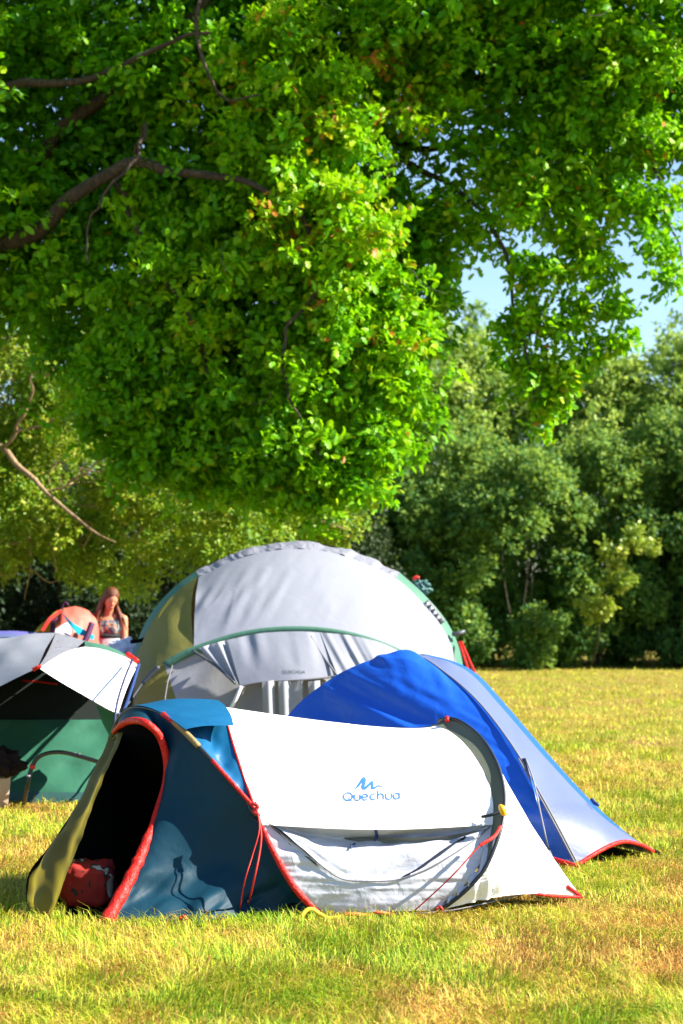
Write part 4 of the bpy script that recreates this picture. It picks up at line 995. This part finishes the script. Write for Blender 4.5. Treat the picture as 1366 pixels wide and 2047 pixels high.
# ------------------------------------------------------------------ big family tent
def family_tent():
    root = thing('family_tent', 'large pale grey family tent with sage green arched pole sleeves, tallest of the tents', 'tent', (-.4, 16.8, 0))
    dr, df = 17.0, 15.6
    Rl = PL([(238, 1540, dr), (243, 1440, dr), (258, 1330, dr), (283, 1262, dr), (310, 1215, dr), (350, 1172, dr), (392, 1141, dr)])
    Rm = PL([(392, 1141, dr), (480, 1102, dr), (570, 1084, dr), (660, 1090, dr), (740, 1115, dr), (800, 1145, dr), (850, 1190, dr), (895, 1245, dr), (922, 1310, dr), (936, 1420, dr), (942, 1540, dr)])
    Fl = PL([(248, 1568, df), (256, 1470, df), (275, 1385, df), (300, 1345, df), (325, 1325, df), (355, 1307, df), (388, 1292, df)])
    Fm = PL([(388, 1292, df), (480, 1263, df), (570, 1252, df), (660, 1256, df), (740, 1274, df), (815, 1306, df), (862, 1345, df), (895, 1400, df), (915, 1470, df), (922, 1530, df), (925, 1568, df)])
    for c in (Rl, Rm, Fl, Fm): c[:, 2] = np.maximum(c[:, 2], 0)
    def inset(c, a, f):
        ce = np.array((-.45, 0, .35)); r_ = (c - ce) * (1, 0, 1); r_ = r_ / np.linalg.norm(r_, axis=1, keepdims=True); q = c - r_ * a; q[:, 1] -= f; q[:, 2] = np.maximum(q[:, 2], 0); return q
    Rli, Rmi = inset(Rl, .062, .14), inset(Rm, .07, .14)
    g = ruled(Rli, Fl, 60, 50, .05, (-.8, -.2, .4)); gx, gy = PIX(g)
    g = g + camside(g) * (.02 * vnoise(gx * .03 - gy * .004, gy * .008, 4) + .01 * fbm(gx * .02, gy * .01, 6))[..., None] * np.sin(np.pi * np.linspace(0, 1, 50))[None, :, None]
    sheet('side_panel', g, M['famside'], root)
    g = ruled(Rmi, Fm, 200, 80, .07, (0, -.9, .4)); gx, gy = PIX(g)
    wr = .026 * (1 - np.abs(vnoise(gx * .030 + gy * .012, gy * .008 - gx * .003, 14))) * np.clip((800 - gx) / 300, 0, 1) * np.clip((gy - 1150) / 60, 0, 1) + .012 * vnoise(gx * .06 + gy * .03, gy * .02, 24) * np.clip((680 - gx) / 200, 0, 1)
    g = g + camside(g) * (wr * np.sin(np.pi * np.linspace(0, 1, 80))[None])[..., None]
    sheet('roof_panel', g, M['famwhite'], root)
    for nm_, o_, i_, mt_, k_ in (('ridge_strip', Rm[:6], Rmi[:6], 'crinkle', 1), ('pole_sleeve', Rl, Rli, 'green', 0), ('pole_sleeve', Rm[5:], Rmi[5:], 'green', 0)):
        g = ruled(o_, i_, 160, 10, .035, (0, -.6, .5)); gx, gy = PIX(g)
        if k_: g = g + camside(g) * (.014 * vnoise(gx * .05 + gy * .06, gy * .07, 3) + .007 * vnoise(gx * .13 - gy * .1, gy * .10, 6))[..., None]
        sheet(nm_, g, M[mt_], root)
    # pole sleeves on the rear arch: crinkled over the top, green on the sides
    def arch_band(name, pts, d, wpx, mat, thick, wav=0.0, seed=1, fwd=.03):
        c = spline(pts, 70); cen = np.array((-.45, d, .35))
        rad = unit((c - cen) * (1, 0, 1)); wv = rad * wpx
        return ribbon(name, c - rad * wpx * .5 + np.array((0, -fwd, 0)), wv, unit(rad * .5 + np.array((0, -.85, 0))), mat, root, thick, wav, seed)
    fr = spline(np.concatenate([Fl[4:], Fm[1:7]]), 80)
    arch_band('pole_sleeve', fr, df, .075, M['green'], .014, 0, 1, .03)
    # rear half
    bk = np.array([(-1.7, 19.4, 0), (-1.6, 19.3, .55), (-.9, 19.2, .95), (-.3, 19.2, 1.05), (.3, 19.2, .95), (.95, 19.3, .55), (1.05, 19.4, 0)])
    g = ruled(np.concatenate([Rl[:-1], Rm]), bk, 70, 24, .0); g[..., 2] += .25 * np.sin(np.pi * np.linspace(0, 1, 24))[None] * np.clip(g[..., 2] / .8, 0, 1)
    sheet('back_panel', g, M['famwhite'], root, flip=True)
    # front wall under the front arch
    F = np.concatenate([Fl[:-1], Fm]); gl = np.array([(x, 15.42, 0) for x in np.linspace(F[0][0], F[-1][0], len(F))])
    g = ruled(F, gl, 150, 70, .0); gx, gy = PIX(g)
    cur = np.clip((gx - 470) / 40, 0, 1) * np.clip((720 - gx) / 60, 0, 1) * np.clip((gy - 1330) / 60, 0, 1)
    g[..., 1] -= .035 * np.sin(gx * .10 + 1.5 * vnoise(gx * .02, gy * .004, 2)) * cur
    g[..., 1] -= .02 * vnoise(gx * .03 + (gy - 1300) * .03, gy * .01, 12) * np.clip((gy - 1300) / 40, 0, 1)
    kx = int((gx[:, 0] < 332).sum())
    sheet('front_wall', g[kx - 1:], M['famwall'], root)
    sheet('side_wall', g[:kx], M['famside'], root)
    # rolled-out door flap with its lettering, and slack folds on both sides
    ft = PL([(455, 1279, 15.50), (520, 1266, 15.48), (590, 1262, 15.46), (640, 1264, 15.46)]); fb = PL([(481, 1371, 15.18), (530, 1363, 15.15), (600, 1359, 15.12), (676, 1352, 15.2)])
    g = ruled(ft, fb, 60, 36, .03, (0, -1, .1)); gx, gy = PIX(g)
    g[..., 1] -= .018 * vnoise(gx * .05 - gy * .01, gy * .008, 33) * np.clip((1345 - gy) / 60, 0, 1)
    sheet('door_flap', g, M['famwhite'], root)
    V, Fc = text_mesh('QUECHUA'); lay_on('lettering_print', V, Fc, g, 588, 1344, 46, M['printgrey'], root, off=.004, rot=.02)
    for x0_, x1_, sd_ in ((524, 548, 1), (556, 604, 2), (616, 640, 3)):
        tp = PL([(x0_, 1362, 15.12), ((x0_ + x1_) / 2, 1361, 15.10), (x1_, 1360, 15.12)]); bt_ = PL([(x0_ + 8, 1440, 15.1), ((x0_ + x1_) / 2 + 8, 1440, 15.05), (x1_ + 8, 1440, 15.1)]); bt_[:, 2] = .02
        g = ruled(tp, bt_, 24, 30, 0); gx, gy = PIX(g)
        g[..., 1] -= .03 * np.sin(np.linspace(0, 1, 24) * math.pi * (1 if x1_ - x0_ < 30 else 2.5))[:, None] * np.ones((1, 30))
        sheet('curtain', g, M['famwall'], root)
    tube('flap_edge', spline(fb, 30) + np.array((0, -.01, 0)), .009, M['seam'], root, 6)
    ft2 = PL([(640, 1264, 15.47), (700, 1270, 15.48), (760, 1284, 15.5), (820, 1312, 15.52)]); fb2 = PL([(676, 1352, 15.2), (740, 1356, 15.25), (790, 1362, 15.3), (850, 1370, 15.35)])
    g = ruled(ft2, fb2, 80, 24, .02, (0, -1, .1)); gx, gy = PIX(g); q_ = gx - (gy - 1270) * .55; g[..., 1] -= .03 * (1 - np.abs(vnoise(q_ * .022, gy * .005, 8))) + .018 * vnoise(q_ * .09, gy * .01, 12)
    sheet('slack_fold', g, M['famwhite'], root)
    ft3 = PL([(398, 1296, 15.54), (420, 1288, 15.52), (455, 1279, 15.50)]); fb3 = PL([(460, 1356, 15.3), (470, 1362, 15.25), (481, 1371, 15.18)])
    g = ruled(ft3, fb3, 40, 24, .0); gx, gy = PIX(g); g[..., 1] -= .025 * np.sin(np.linspace(0, 1, 40) * 12)[:, None]
    sheet('slack_fold', g, M['famwall'], root)
    tube('flap_edge', spline(PL([(385, 1300, 15.5), (430, 1330, 15.4), (470, 1366, 15.2)]), 20), .012, M['badge'], root, 6)
    tube('flap_edge', spline(PL([(622, 1272, 15.42), (645, 1310, 15.3), (676, 1352, 15.15)]), 20), .009, M['seam'], root, 6)
    tube('tie_tape', spline(PL([(483, 1372, 15.15), (474, 1392, 15.13), (460, 1420, 15.15)]), 12), .016, M['white'], root, 6)
    # straps, badge, vent hood, red webbing
    tube('strap', spline(PL([(318, 1332, 15.5), (300, 1350, 15.5), (285, 1366, 15.5)]), 10), .018, M['badge'], root, 6)
    tube('strap', spline(PL([(300, 1274, 16.9), (282, 1280, 16.85), (262, 1283, 16.8)]), 10), .02, M['black'], root, 6)
    tube('guy_line', spline(np.concatenate([PL([(285, 1366, 15.5), (262, 1400, 15.2), (248, 1425, 15)]), [G(215, 1625)]]), 20), .007, M['badge'], root, 6)
    tube('guy_line', spline(np.concatenate([PL([(345, 1330, 15.5), (330, 1400, 15.0)]), [G(316, 1640)]]), 12), .005, M['seam'], root, 6)
    for pts, wd in (([(858, 1196, 16.86), (872, 1211, 16.86), (893, 1240, 16.86)], .085), ):
        c = spline(PL(pts), 20); rad = unit((c - np.array((-.45, dr, .35))) * (1, 0, 1))
        ribbon('sleeve_badge', c - rad * .055, rad * wd, (0, -1, 0), M['badge'], root, .012)
        for k in range(4):
            i = 2 + k * 4; p = c[i] - rad[i] * .055 + np.array((0, -.022, 0))
            tube('badge_print', [p - rad[i] * .022, p + rad[i] * .022], .012, M['palecloth'], root, 6)
    tube('strap', spline(PL([(905, 1268, 16.88), (918, 1266, 16.86), (928, 1262, 16.9)]), 8), .022, M['badge'], root, 6)
    c = P(842, 1176, 17.25)
    lump('vent_hood', c, (.085, .06, .07), M['teal'], root, .55, 3, 4, flat=False)
    tube('vent_tip', spline([P(826, 1158, 17.2), P(832, 1154, 17.2), P(838, 1156, 17.2)], 6), .018, M['redcord'], root, 6)
    for a, b in (((918, 1284, 16.9), (938, 1340)), ((922, 1283, 16.9), (962, 1362))):
        p0 = P(*a); p1 = P(b[0] + 10, b[1] + 40, 16.2); p1 = p0 + (p1 - p0) * (p0[2] / (p0[2] - p1[2])); p1[2] = 0
        c = spline([p0, (p0 + p1) / 2 + (0.02, 0, -.02), p1], 20)
        tube('red_webbing', c, np.interp(np.linspace(0, 1, 20), [0, .25, .4, 1], [.013, .012, .006, .004]), M['red'], root, 6)
family_tent()

# ------------------------------------------------------------------ green tent at the left edge
def green_tent():
    root = thing('awning_tent', 'green tent with a white and grey awning propped open, cut by the left edge', 'tent', (-2.6, 14.6, 0))
    pk = P(75, 1336, 13.0)
    # back and side shell
    ridge = PL([(-330, 1420, 15.3), (-240, 1320, 15.4), (-120, 1272, 15.5), (0, 1278, 15.55), (60, 1267, 15.6), (112, 1265, 15.6), (170, 1281, 15.5)])
    rc = PL([(170, 1281, 15.5), (205, 1288, 15.35), (240, 1302, 15.2), (272, 1324, 15.0)])
    bkb = np.array([(-4.4, 17.4, 0), (-3.9, 17.4, 0), (-3.4, 17.5, 0), (-2.9, 17.5, 0), (-2.5, 17.5, 0), (-2.2, 17.4, 0), (-2.0, 17.2, 0)])
    g = ruled(np.concatenate([ridge, rc[1:]]), np.concatenate([bkb, [(-1.95, 16.8, 0), (-1.9, 16.3, 0), (-1.85, 15.6, 0)]]), 60, 20, .0)
    sheet('back_panel', g, M['purple'], root, flip=True)
    # grey awning left of the prop
    e1 = np.array([P(-330, 1520, 13.4), P(-200, 1450, 13.2), P(-80, 1412, 13.1), P(0, 1372, 13.05), P(40, 1352, 13.0), pk])
    r1 = PL([(-330, 1420, 15.3), (-240, 1320, 15.4), (-120, 1272, 15.5), (0, 1276, 15.55), (60, 1267, 15.6), (112, 1265, 15.6)])
    g = ruled(r1, e1, 90, 40, .02, (0, -.3, 1)); gx, gy = PIX(g)
    g[..., 2] += (.03 * np.exp(-((gx - 30 + (gy - 1290) * .3) / 40) ** 2) + .014 * vnoise(gx * .03 + gy * .03, gy * .05, 3)) * np.sin(np.pi * np.linspace(0, 1, 40))[None]
    sheet('grey_awning', g, M['famwhite'], root)
    # grey valance between the two
    r2 = PL([(112, 1265, 15.6), (140, 1272, 15.55), (170, 1281, 15.5)]); e2 = np.array([pk, pk + (.01, -.01, 0), pk + (.02, -.02, 0)])
    g = ruled(r2, e2, 30, 30, .0, ); g[..., 2] -= .03 * np.sin(np.pi * np.linspace(0, 1, 30))[None]
    sheet('grey_awning', g, M['crinkle'], root)
    # white awning right of the prop
    cr = P(236, 1427, 13.5); cr2 = P(246, 1424, 13.7)
    e3 = np.array([pk + (.02, -.02, 0), P(120, 1362, 13.15), P(165, 1388, 13.3), P(205, 1411, 13.42), cr])
    r3 = np.array([P(170, 1293, 15.2), P(195, 1296, 15.1), P(225, 1304, 15.0), P(255, 1316, 14.9), P(276, 1330, 14.8)])
    g = ruled(r3, e3, 50, 40, .03, (0, -.4, 1)); sheet('white_awning', g, M['white'], root)
    g2 = ruled(rc, r3[[0, 1, 3, 4]], 30, 8, .02, (0, -.4, 1)); sheet('green_sleeve', g2, M['green'], root)
    # navy edge, red tabs, right end panel
    tube('navy_edge', spline([P(278, 1328, 14.75), P(262, 1380, 14.2), cr2, cr], 24), .014, M['navy'], root, 6)
    tube('red_tab', spline([P(254, 1307, 14.85), P(264, 1314, 14.82), P(275, 1322, 14.78)], 8), .022, M['red'], root, 6)
    tube('red_tab', spline([pk + (-.03, -.01, -.01), pk + (0, -.015, .005), pk + (.03, -.012, .015)], 6), .014, M['red'], root, 6)
    # inside: green wall below, black mesh above
    x0, x1 = P(-330, 1220, 14.45)[0], P(232, 1220, 14.45)[0]
    xs = np.linspace(x0, x1, 80)
    def wall(name, z0, z1, y0, y1, mat, seed, amp):
        zs = np.linspace(0, 1, 30)
        g = np.array([[(x, y0 + (y1 - y0) * t, z0 + (z1 - z0) * t) for t in zs] for x in xs])
        g[..., 1] -= amp * vnoise(g[..., 0] * 3 + g[..., 2] * 6, g[..., 2] * 9 - g[..., 0] * 4.5, seed)
        return sheet(name, g, mat, root)
    wall('green_wall', .075, .61, 14.20, 14.75, M['dgreen'], 3, .03)
    wall('groundsheet', .0, .08, 14.15, 14.19, M['teal'], 5, .02)
    wall('mesh_wall', .60, 1.06, 14.78, 15.1, M['mesh'], 7, .0)
    tube('red_seam', spline([P(45, 1361, 14.9), P(80, 1363, 14.9), P(115, 1368, 14.9)], 10), .008, M['red'], root, 6)
    # hanging guy lines
    tube('guy_line', spline([P(265, 1318, 14.5), P(248, 1360, 13.2), P(233, 1412, 12.8), P(228, 1470, 12.7), P(224, 1520, 13.1), G(220, 1640)], 30), .009, M['navyline'], root, 6)
    # green flap under the right corner
    g = ruled(np.array([P(192, 1408, 14.0), P(215, 1420, 13.8), cr + (0, .1, 0)]), np.array([P(205, 1445, 14.3), P(218, 1470, 14.2), P(226, 1490, 14.0)]), 16, 12, .0); sheet('corner_flap', g, M['dgreen'], root)
green_tent()

# violet tent behind the green one
def violet_tent():
    root = thing('violet_tent', 'low violet tent glimpsed behind the white and grey awning', 'tent', (-3.6, 18.9, 0))
    c = P(0, 1220, 18.9); cx, cy = c[0], c[1]
    n, m = 60, 30
    g = np.zeros((n, m, 3))
    for i in range(n):
        t = i / (n - 1) * 2 - 1
        for j in range(m):
            a = math.pi * j / (m - 1)
            k = (1 - abs(t) ** 3.2) ** .5 if abs(t) < 1 else 0
            g[i, j] = (cx + t * 1.05, cy - math.cos(a) * 1.0 * (.4 + .6 * k), max(0, math.sin(a)) ** .8 * 1.28 * (.2 + .8 * k) * (1 if 0 < j < m - 1 else 0))
    g[..., 2] += .01 * vnoise(g[..., 0] * 5, g[..., 1] * 5, 3) * (g[..., 2] > .1)
    sheet('flysheet', g, M['purple'], root)
    V = [tuple(g[i, j] + np.array((0, -.008, .012))) for i in range(0, n) for j in (11, 12)]
    link('seam_tape', pymesh('seam_tape', V, [(2 * i, 2 * i + 1, 2 * i + 3, 2 * i + 2) for i in range(n - 1)]), M['lilac'], root)
violet_tent()

# ------------------------------------------------------------------ red tent far left
def red_tent():
    root = thing('red_tent', 'small coral and red tent with a turquoise band, beside the woman', 'tent', tuple(P(140, 1220, 19.3) * (1, 1, 0)))
    d = 19.3
    k1 = PL([(118, 1221, d), (140, 1214, d), (165, 1217, d), (186, 1228, d), (196, 1250, d), (202, 1300, d)]); k1 = np.concatenate([k1, [P(208, 1220, d) * (1, 1, 0)]])
    lf = PL([(125, 1222, d - .05), (118, 1240, d - .2), (112, 1262, d - .35), (107, 1310, d - .5)]); lf = np.concatenate([lf, [P(100, 1220, d - .6) * (1, 1, 0)]])
    g = ruled(lf, k1, 40, 30, .10, (0, -1, .2)); gx, gy = PIX(g); g = g + camside(g) * (.02 * vnoise(gx * .08, gy * .05, 3))[..., None]
    sheet('coral_panel', g, M['coral'], root)
    nn = camside(g)
    pale = g[8:, :12] + nn[8:, :12] * .012; sheet('pale_panel', pale, M['pinkpale'], root)
    # turquoise sash crossing the coral side
    a = PL([(127, 1224, d - .25), (143, 1240, d - .32), (160, 1252, d - .3), (178, 1262, d - .25), (192, 1270, d - .2)]); b = PL([(128, 1227, d - .25), (142, 1249, d - .32), (160, 1268, d - .3), (172, 1272, d - .25), (190, 1280, d - .2)])
    g3 = ruled(a, b, 30, 8, .01); g3[..., 1] -= .1; sheet('turquoise_sash', g3, M['turq'], root)
    tube('plum_strap', spline(PL([(184, 1246, d - .35), (176, 1268, d - .4), (166, 1290, d - .45)]), 14), .035, M['plum'], root, 8)
    # red awning to the left with dark gap
    ra = PL([(130, 1217, d - .05), (112, 1222, d - .3), (98, 1235, d - .5), (82, 1260, d - .7)]); rb = PL([(124, 1223, d - .1), (112, 1232, d - .35), (100, 1243, d - .55), (88, 1262, d - .7)])
    sheet('red_awning', ruled(ra, rb, 20, 6, .03, (0, -1, .4)), M['redtent'], root)
    da = PL([(122, 1226, d - .1), (110, 1240, d - .2), (100, 1262, d - .3)]); da = np.concatenate([da, [P(92, 1220, d - .3) * (1, 1, 0)]])
    db = PL([(125, 1225, d - .06), (117, 1242, d - .2), (110, 1264, d - .35)]); db = np.concatenate([db, [P(104, 1220, d - .5) * (1, 1, 0)]])
    sheet('plum_side', ruled(da, db, 20, 6, .02), M['plum'], root)
    g = ruled(np.concatenate([ra[:3], [P(60, 1290, d - .2), P(40, 1220, d) * (1, 1, 0)]]), np.array([P(165, 1218, d + .2), P(165, 1222, d + 1), P(165, 1260, d + 1.6), P(165, 1320, d + 1.8), P(165, 1220, d + 2) * (1, 1, 0)]), 24, 16, 0)
    sheet('back_panel', g, M['olive'], root)
    g = ruled(k1, np.array([P(150, 1218, d + .5), P(160, 1222, d + 1), P(165, 1260, d + 1.6), P(165, 1320, d + 1.8), P(165, 1220, d + 2) * (1, 1, 0)]), 24, 16, 0)
    sheet('back_panel', g, M['redtent'], root)
    tube('peak_hook', spline(PL([(125, 1226, d - .1), (126, 1212, d - .1), (131, 1204, d - .1), (137, 1210, d - .1)]), 12), .012, M['plum'], root, 6)
red_tent()

# ------------------------------------------------------------------ woman behind the awning
def capsule(bm, a, b, ra, rb, k=12):
    a, b = Vector(a), Vector(b); d = b - a; q = d.to_track_quat('Z', 'Y').to_matrix().to_4x4()
    r = bmesh.ops.create_cone(bm, cap_ends=True, segments=k, radius1=ra, radius2=rb, depth=d.length)['verts']
    bmesh.ops.transform(bm, matrix=Matrix.Translation((a + b) / 2) @ q, verts=r)
    for p, rr in ((a, ra), (b, rb)): ball(bm, p, (rr, rr, rr))
def ball(bm, p, r, rot=None):
    v = bmesh.ops.create_uvsphere(bm, u_segments=16, v_segments=10, radius=1)['verts']
    m = Matrix.Translation(p) @ (rot.to_4x4() if rot is not None else Matrix.Identity(4)) @ Matrix.Diagonal((*r, 1))
    bmesh.ops.transform(bm, matrix=m, verts=v)
def remeshed(name, bm, vox, mat, parent, smooth=6):
    me = bpy.data.meshes.new(name); bm.to_mesh(me); bm.free()
    tmp = bpy.data.objects.new(name, me); COL.objects.link(tmp)
    r = tmp.modifiers.new('r', 'REMESH'); r.mode = 'VOXEL'; r.voxel_size = vox
    s = tmp.modifiers.new('s', 'SMOOTH'); s.iterations = smooth; s.factor = .5
    dg = bpy.context.evaluated_depsgraph_get(); out = bpy.data.meshes.new_from_object(tmp.evaluated_get(dg))
    bpy.data.objects.remove(tmp); out.name = name
    return link(name, out, mat, parent)
def woman():
    o = P(216, 1220, 19.8); ox, oy = o[0], o[1]
    root = thing('person', 'woman with long brown hair in a printed grey top, looking down beside the red tent', 'person', (ox, oy, 0))
    T = lambda x, y, z: (ox + x, oy + y, z * 1.03)
    bm = bmesh.new()
    # head tilted down to the picture's right; torso leaning slightly forward
    hc = T(.045, -.10, 1.575)
    rot = Matrix.Rotation(math.radians(30), 3, 'Z') @ Matrix.Rotation(math.radians(10), 3, 'Y') @ Matrix.Rotation(math.radians(26), 3, 'X')
    ball(bm, hc, (.073, .092, .105), rot)
    ball(bm, Vector(hc) + rot @ Vector((0, -.035, -.06)), (.05, .055, .055), rot)
    ball(bm, Vector(hc) + rot @ Vector((0, -.095, -.022)), (.013, .02, .022), rot)
    for s in (-1, 1): ball(bm, Vector(hc) + rot @ Vector((s * .073, .0, -.01)), (.010, .02, .03), rot)
    capsule(bm, T(.0, -.02, 1.38), T(.03, -.075, 1.51), .055, .048)
    capsule(bm, T(-.13, 0, 1.375), T(.13, 0, 1.37), .06, .06)
    ball(bm, T(0, -.01, 1.27), (.16, .105, .17)); ball(bm, T(0, .01, 1.10), (.125, .095, .14)); ball(bm, T(0, .02, .93), (.165, .12, .14))
    for s in (-1, 1): ball(bm, T(s * .065, -.075, 1.25), (.06, .045, .06))
    arms = [((-.175, 0, 1.365), (-.235, .02, 1.10), (-.15, -.17, .93)), ((.175, -.01, 1.36), (.19, -.03, 1.10), (.13, -.22, .95))]
    for (a, b, c) in arms:
        capsule(bm, T(*a), T(*b), .048, .036); capsule(bm, T(*b), T(*c), .036, .024)
        d = (Vector(c) - Vector(b)).normalized(); side = d.cross(Vector((0, 0, 1))).normalized()
        pc = Vector(c) + d * .05
        ball(bm, T(*pc), (.034, .03, .036))
        for k in range(4):
            f0 = pc + d * .03 + side * (k - 1.5) * .017; L_ = (.06, .07, .066, .052)[k]
            f1 = f0 + d * L_ * .5 + Vector((0, 0, -.012)); f2 = f1 + d * L_ * .35 + Vector((0, 0, -.028))
            capsule(bm, T(*f0), T(*f1), .0085, .008, 8); capsule(bm, T(*f1), T(*f2), .008, .0068, 8)
        sgn = 1 if a[0] < 0 else -1
        t0 = pc - side * .026 * -sgn; t1 = t0 + side * .022 * sgn + d * .025; t2 = t1 + d * .03
        capsule(bm, T(*t0), T(*t1), .011, .0095, 8); capsule(bm, T(*t1), T(*t2), .0095, .008, 8)
    for s in (-1, 1):
        capsule(bm, T(s * .085, .02, .90), T(s * .095, -.01, .50), .085, .055); capsule(bm, T(s * .095, -.01, .50), T(s * .10, .03, .09), .052, .034)
        capsule(bm, T(s * .10, .04, .035), T(s * .115, -.13, .03), .034, .026)
    remeshed('body', bm, .0075, M['skin'], root)
    # top
    bm = bmesh.new()
    ball(bm, T(0, -.01, 1.275), (.172, .118, .125)); ball(bm, T(0, .01, 1.15), (.145, .112, .09))
    for s in (-1, 1):
        ball(bm, T(s * .065, -.08, 1.245), (.066, .05, .062)); capsule(bm, T(s * .12, .0, 1.37), T(s * .07, -.07, 1.30), .05, .05)
    capsule(bm, T(-.15, 0, 1.368), T(-.205, .01, 1.22), .065, .058)
    remeshed('top', bm, .01, M['top'], root, 3)
    bm = bmesh.new(); ball(bm, T(0, -.01, 1.185), (.168, .130, .05)); remeshed('waist_band', bm, .01, M['jeans'], root, 2)
    # skirt
    n, m = 60, 20; g = np.zeros((n, m, 3))
    for i in range(n):
        a = 2 * math.pi * i / (n - 1)
        for j in range(m):
            t = j / (m - 1); r = .155 + .13 * t ** .8; wv = 1 + .07 * t * math.sin(a * 9)
            g[i, j] = T(math.cos(a) * r * wv, .005 + math.sin(a) * r * .85 * wv, 1.16 - .66 * t)
    sheet('skirt', g, M['skirt'], root)
    # hair: cap and long locks
    bm = bmesh.new()
    H = lambda x, y, z: Vector(hc) + rot @ Vector((x, y, z))
    ball(bm, H(0, .02, .028), (.088, .098, .105), rot)
    for k in range(40):
        a = math.radians(-25 + 230 * k / 39); x, y = math.cos(a) * .082, math.sin(a) * .075 + .015
        rr = random.uniform(.009, .021); p0 = H(x * .8, y, .05); p1 = H(x * 1.15, y * 1.1, -.06); ln = random.uniform(.22, .36)
        p2 = p1 + Vector((x * .45 + random.uniform(-.04, .045), random.uniform(-.03, .03) - .01, -ln * .55)); p3 = p2 + Vector((random.uniform(-.05, .055), random.uniform(-.04, .03), -ln * .45))
        capsule(bm, p0, p1, rr, rr, 8); capsule(bm, p1, p2, rr, rr * .85, 8); capsule(bm, p2, p3, rr * .85, .006, 8)
    remeshed('hair', bm, .008, M['hair'], root, 2)
    for s in (-1, 1):
        bm = bmesh.new(); ball(bm, H(s * .028, -.081, .012), (.011, .007, .006), rot)
        me = bpy.data.meshes.new('eye'); bm.to_mesh(me); bm.free(); link('eye', me, M['eye'], root)
    bm = bmesh.new(); ball(bm, H(0, -.088, -.062), (.022, .009, .007), rot); me = bpy.data.meshes.new('mouth'); bm.to_mesh(me); bm.free(); link('mouth', me, M['lips'], root)
woman()
# pale cloth bundle on a small folding table in front of her
pc = P(252, 1220, 17.6)
tb = thing('folding_table', 'small folding table just showing beside the woman, under a pale cloth', 'table', (pc[0], pc[1], 0))
x, y = pc[0], pc[1]
g = np.array([[(x + a, y + b, 1.05) for b in (-.17, .17)] for a in (-.2, .2)])
bm = bmesh.new(); bmesh.ops.create_cube(bm, size=1); bmesh.ops.transform(bm, matrix=Matrix.Translation((x, y, 1.0)) @ Matrix.Diagonal((.42, .36, .03, 1)), verts=bm.verts); bmesh.ops.bevel(bm, geom=bm.edges[:], offset=.006, segments=2, affect='EDGES')
me = bpy.data.meshes.new('tabletop'); bm.to_mesh(me); bm.free(); link('tabletop', me, M['palecloth'], tb, smooth=False)
for sx in (-1, 1):
    for sy in (-1, 1): tube('leg', [(x + sx * .18, y + sy * .15, .985), (x - sx * .14, y + sy * .15, 0)], .010, M['tube'], tb, 8)
tag(lump('cloth_bundle', (x - .01, y, 1.115), (.16, .13, .105), M['palecloth'], None, .35, 2.4, 8, flat=False), 'pale grey cloth bundle heaped between the woman and the big grey tent', 'cloth')

# ------------------------------------------------------------------ things in front of the green tent
fr = thing('hoop_frame', 'black bent tube frame with a red clip standing before the green tent', 'frame', tuple(G(46, 1614)))
c = spline([G(46, 1614), P(55, 1572, 13.6), P(62, 1540, 13.6), P(74, 1517, 13.6), P(95, 1506, 13.58), P(125, 1504, 13.55), P(160, 1512, 13.5), P(200, 1524, 13.45), P(225, 1532, 13.4)], 60)
tube('tube_hoop', c, .016, M['tube'], fr, 10)
c2 = spline([P(225, 1532, 13.4), P(238, 1548, 13.4), P(246, 1580, 13.4), G(250, 1618)], 24); tube('tube_hoop', c2, .016, M['tube'], fr, 10)
tube('clip', spline([P(64, 1536, 13.58), P(67, 1529, 13.58)], 4), .022, M['redcord'], fr, 8)
for a, b in (((56, 1553), (57, 1549)), ((147, 1508), (151, 1509)), ((156, 1510), (160, 1511))):
    tube('rivet', [P(*a, 13.56), P(*b, 13.56)], .018, M['seam'], fr, 8)
bk = thing('bucket', 'beige bucket with a dark rim at the left edge of the photo', 'bucket', tuple(P(-8, 1220, 13.7) * (1, 1, 0)))
bx, by = P(-8, 1220, 13.7)[:2]
prof = [(.09, .005), (.105, .01), (.125, .24), (.128, .25), (.12, .25), (.10, .03)]
V = []; F = []
K = 32
for i, (r, z) in enumerate(prof):
    for j in range(K): V.append((bx + r * math.cos(2 * math.pi * j / K), by + r * math.sin(2 * math.pi * j / K), z))
F = [(i * K + j, i * K + (j + 1) % K, (i + 1) * K + (j + 1) % K, (i + 1) * K + j) for i in range(len(prof) - 1) for j in range(K)] + [tuple(range(K))[::-1], tuple(range((len(prof) - 1) * K, len(prof) * K))]
link('bucket_body', pymesh('bucket_body', V, F), M['beige'], bk)
tube('rim', [(bx + .13 * math.cos(a), by + .13 * math.sin(a), .25) for a in np.linspace(0, 6.283, 33)], .010, M['badge'], bk, 8)
tag(lump('jacket', (bx + .0, by - .02, .345), (.20, .16, .125), M['brown'], None, .5, 2.6, 12, flat=False), 'dark brown fleece jacket heaped on the beige bucket', 'jacket')
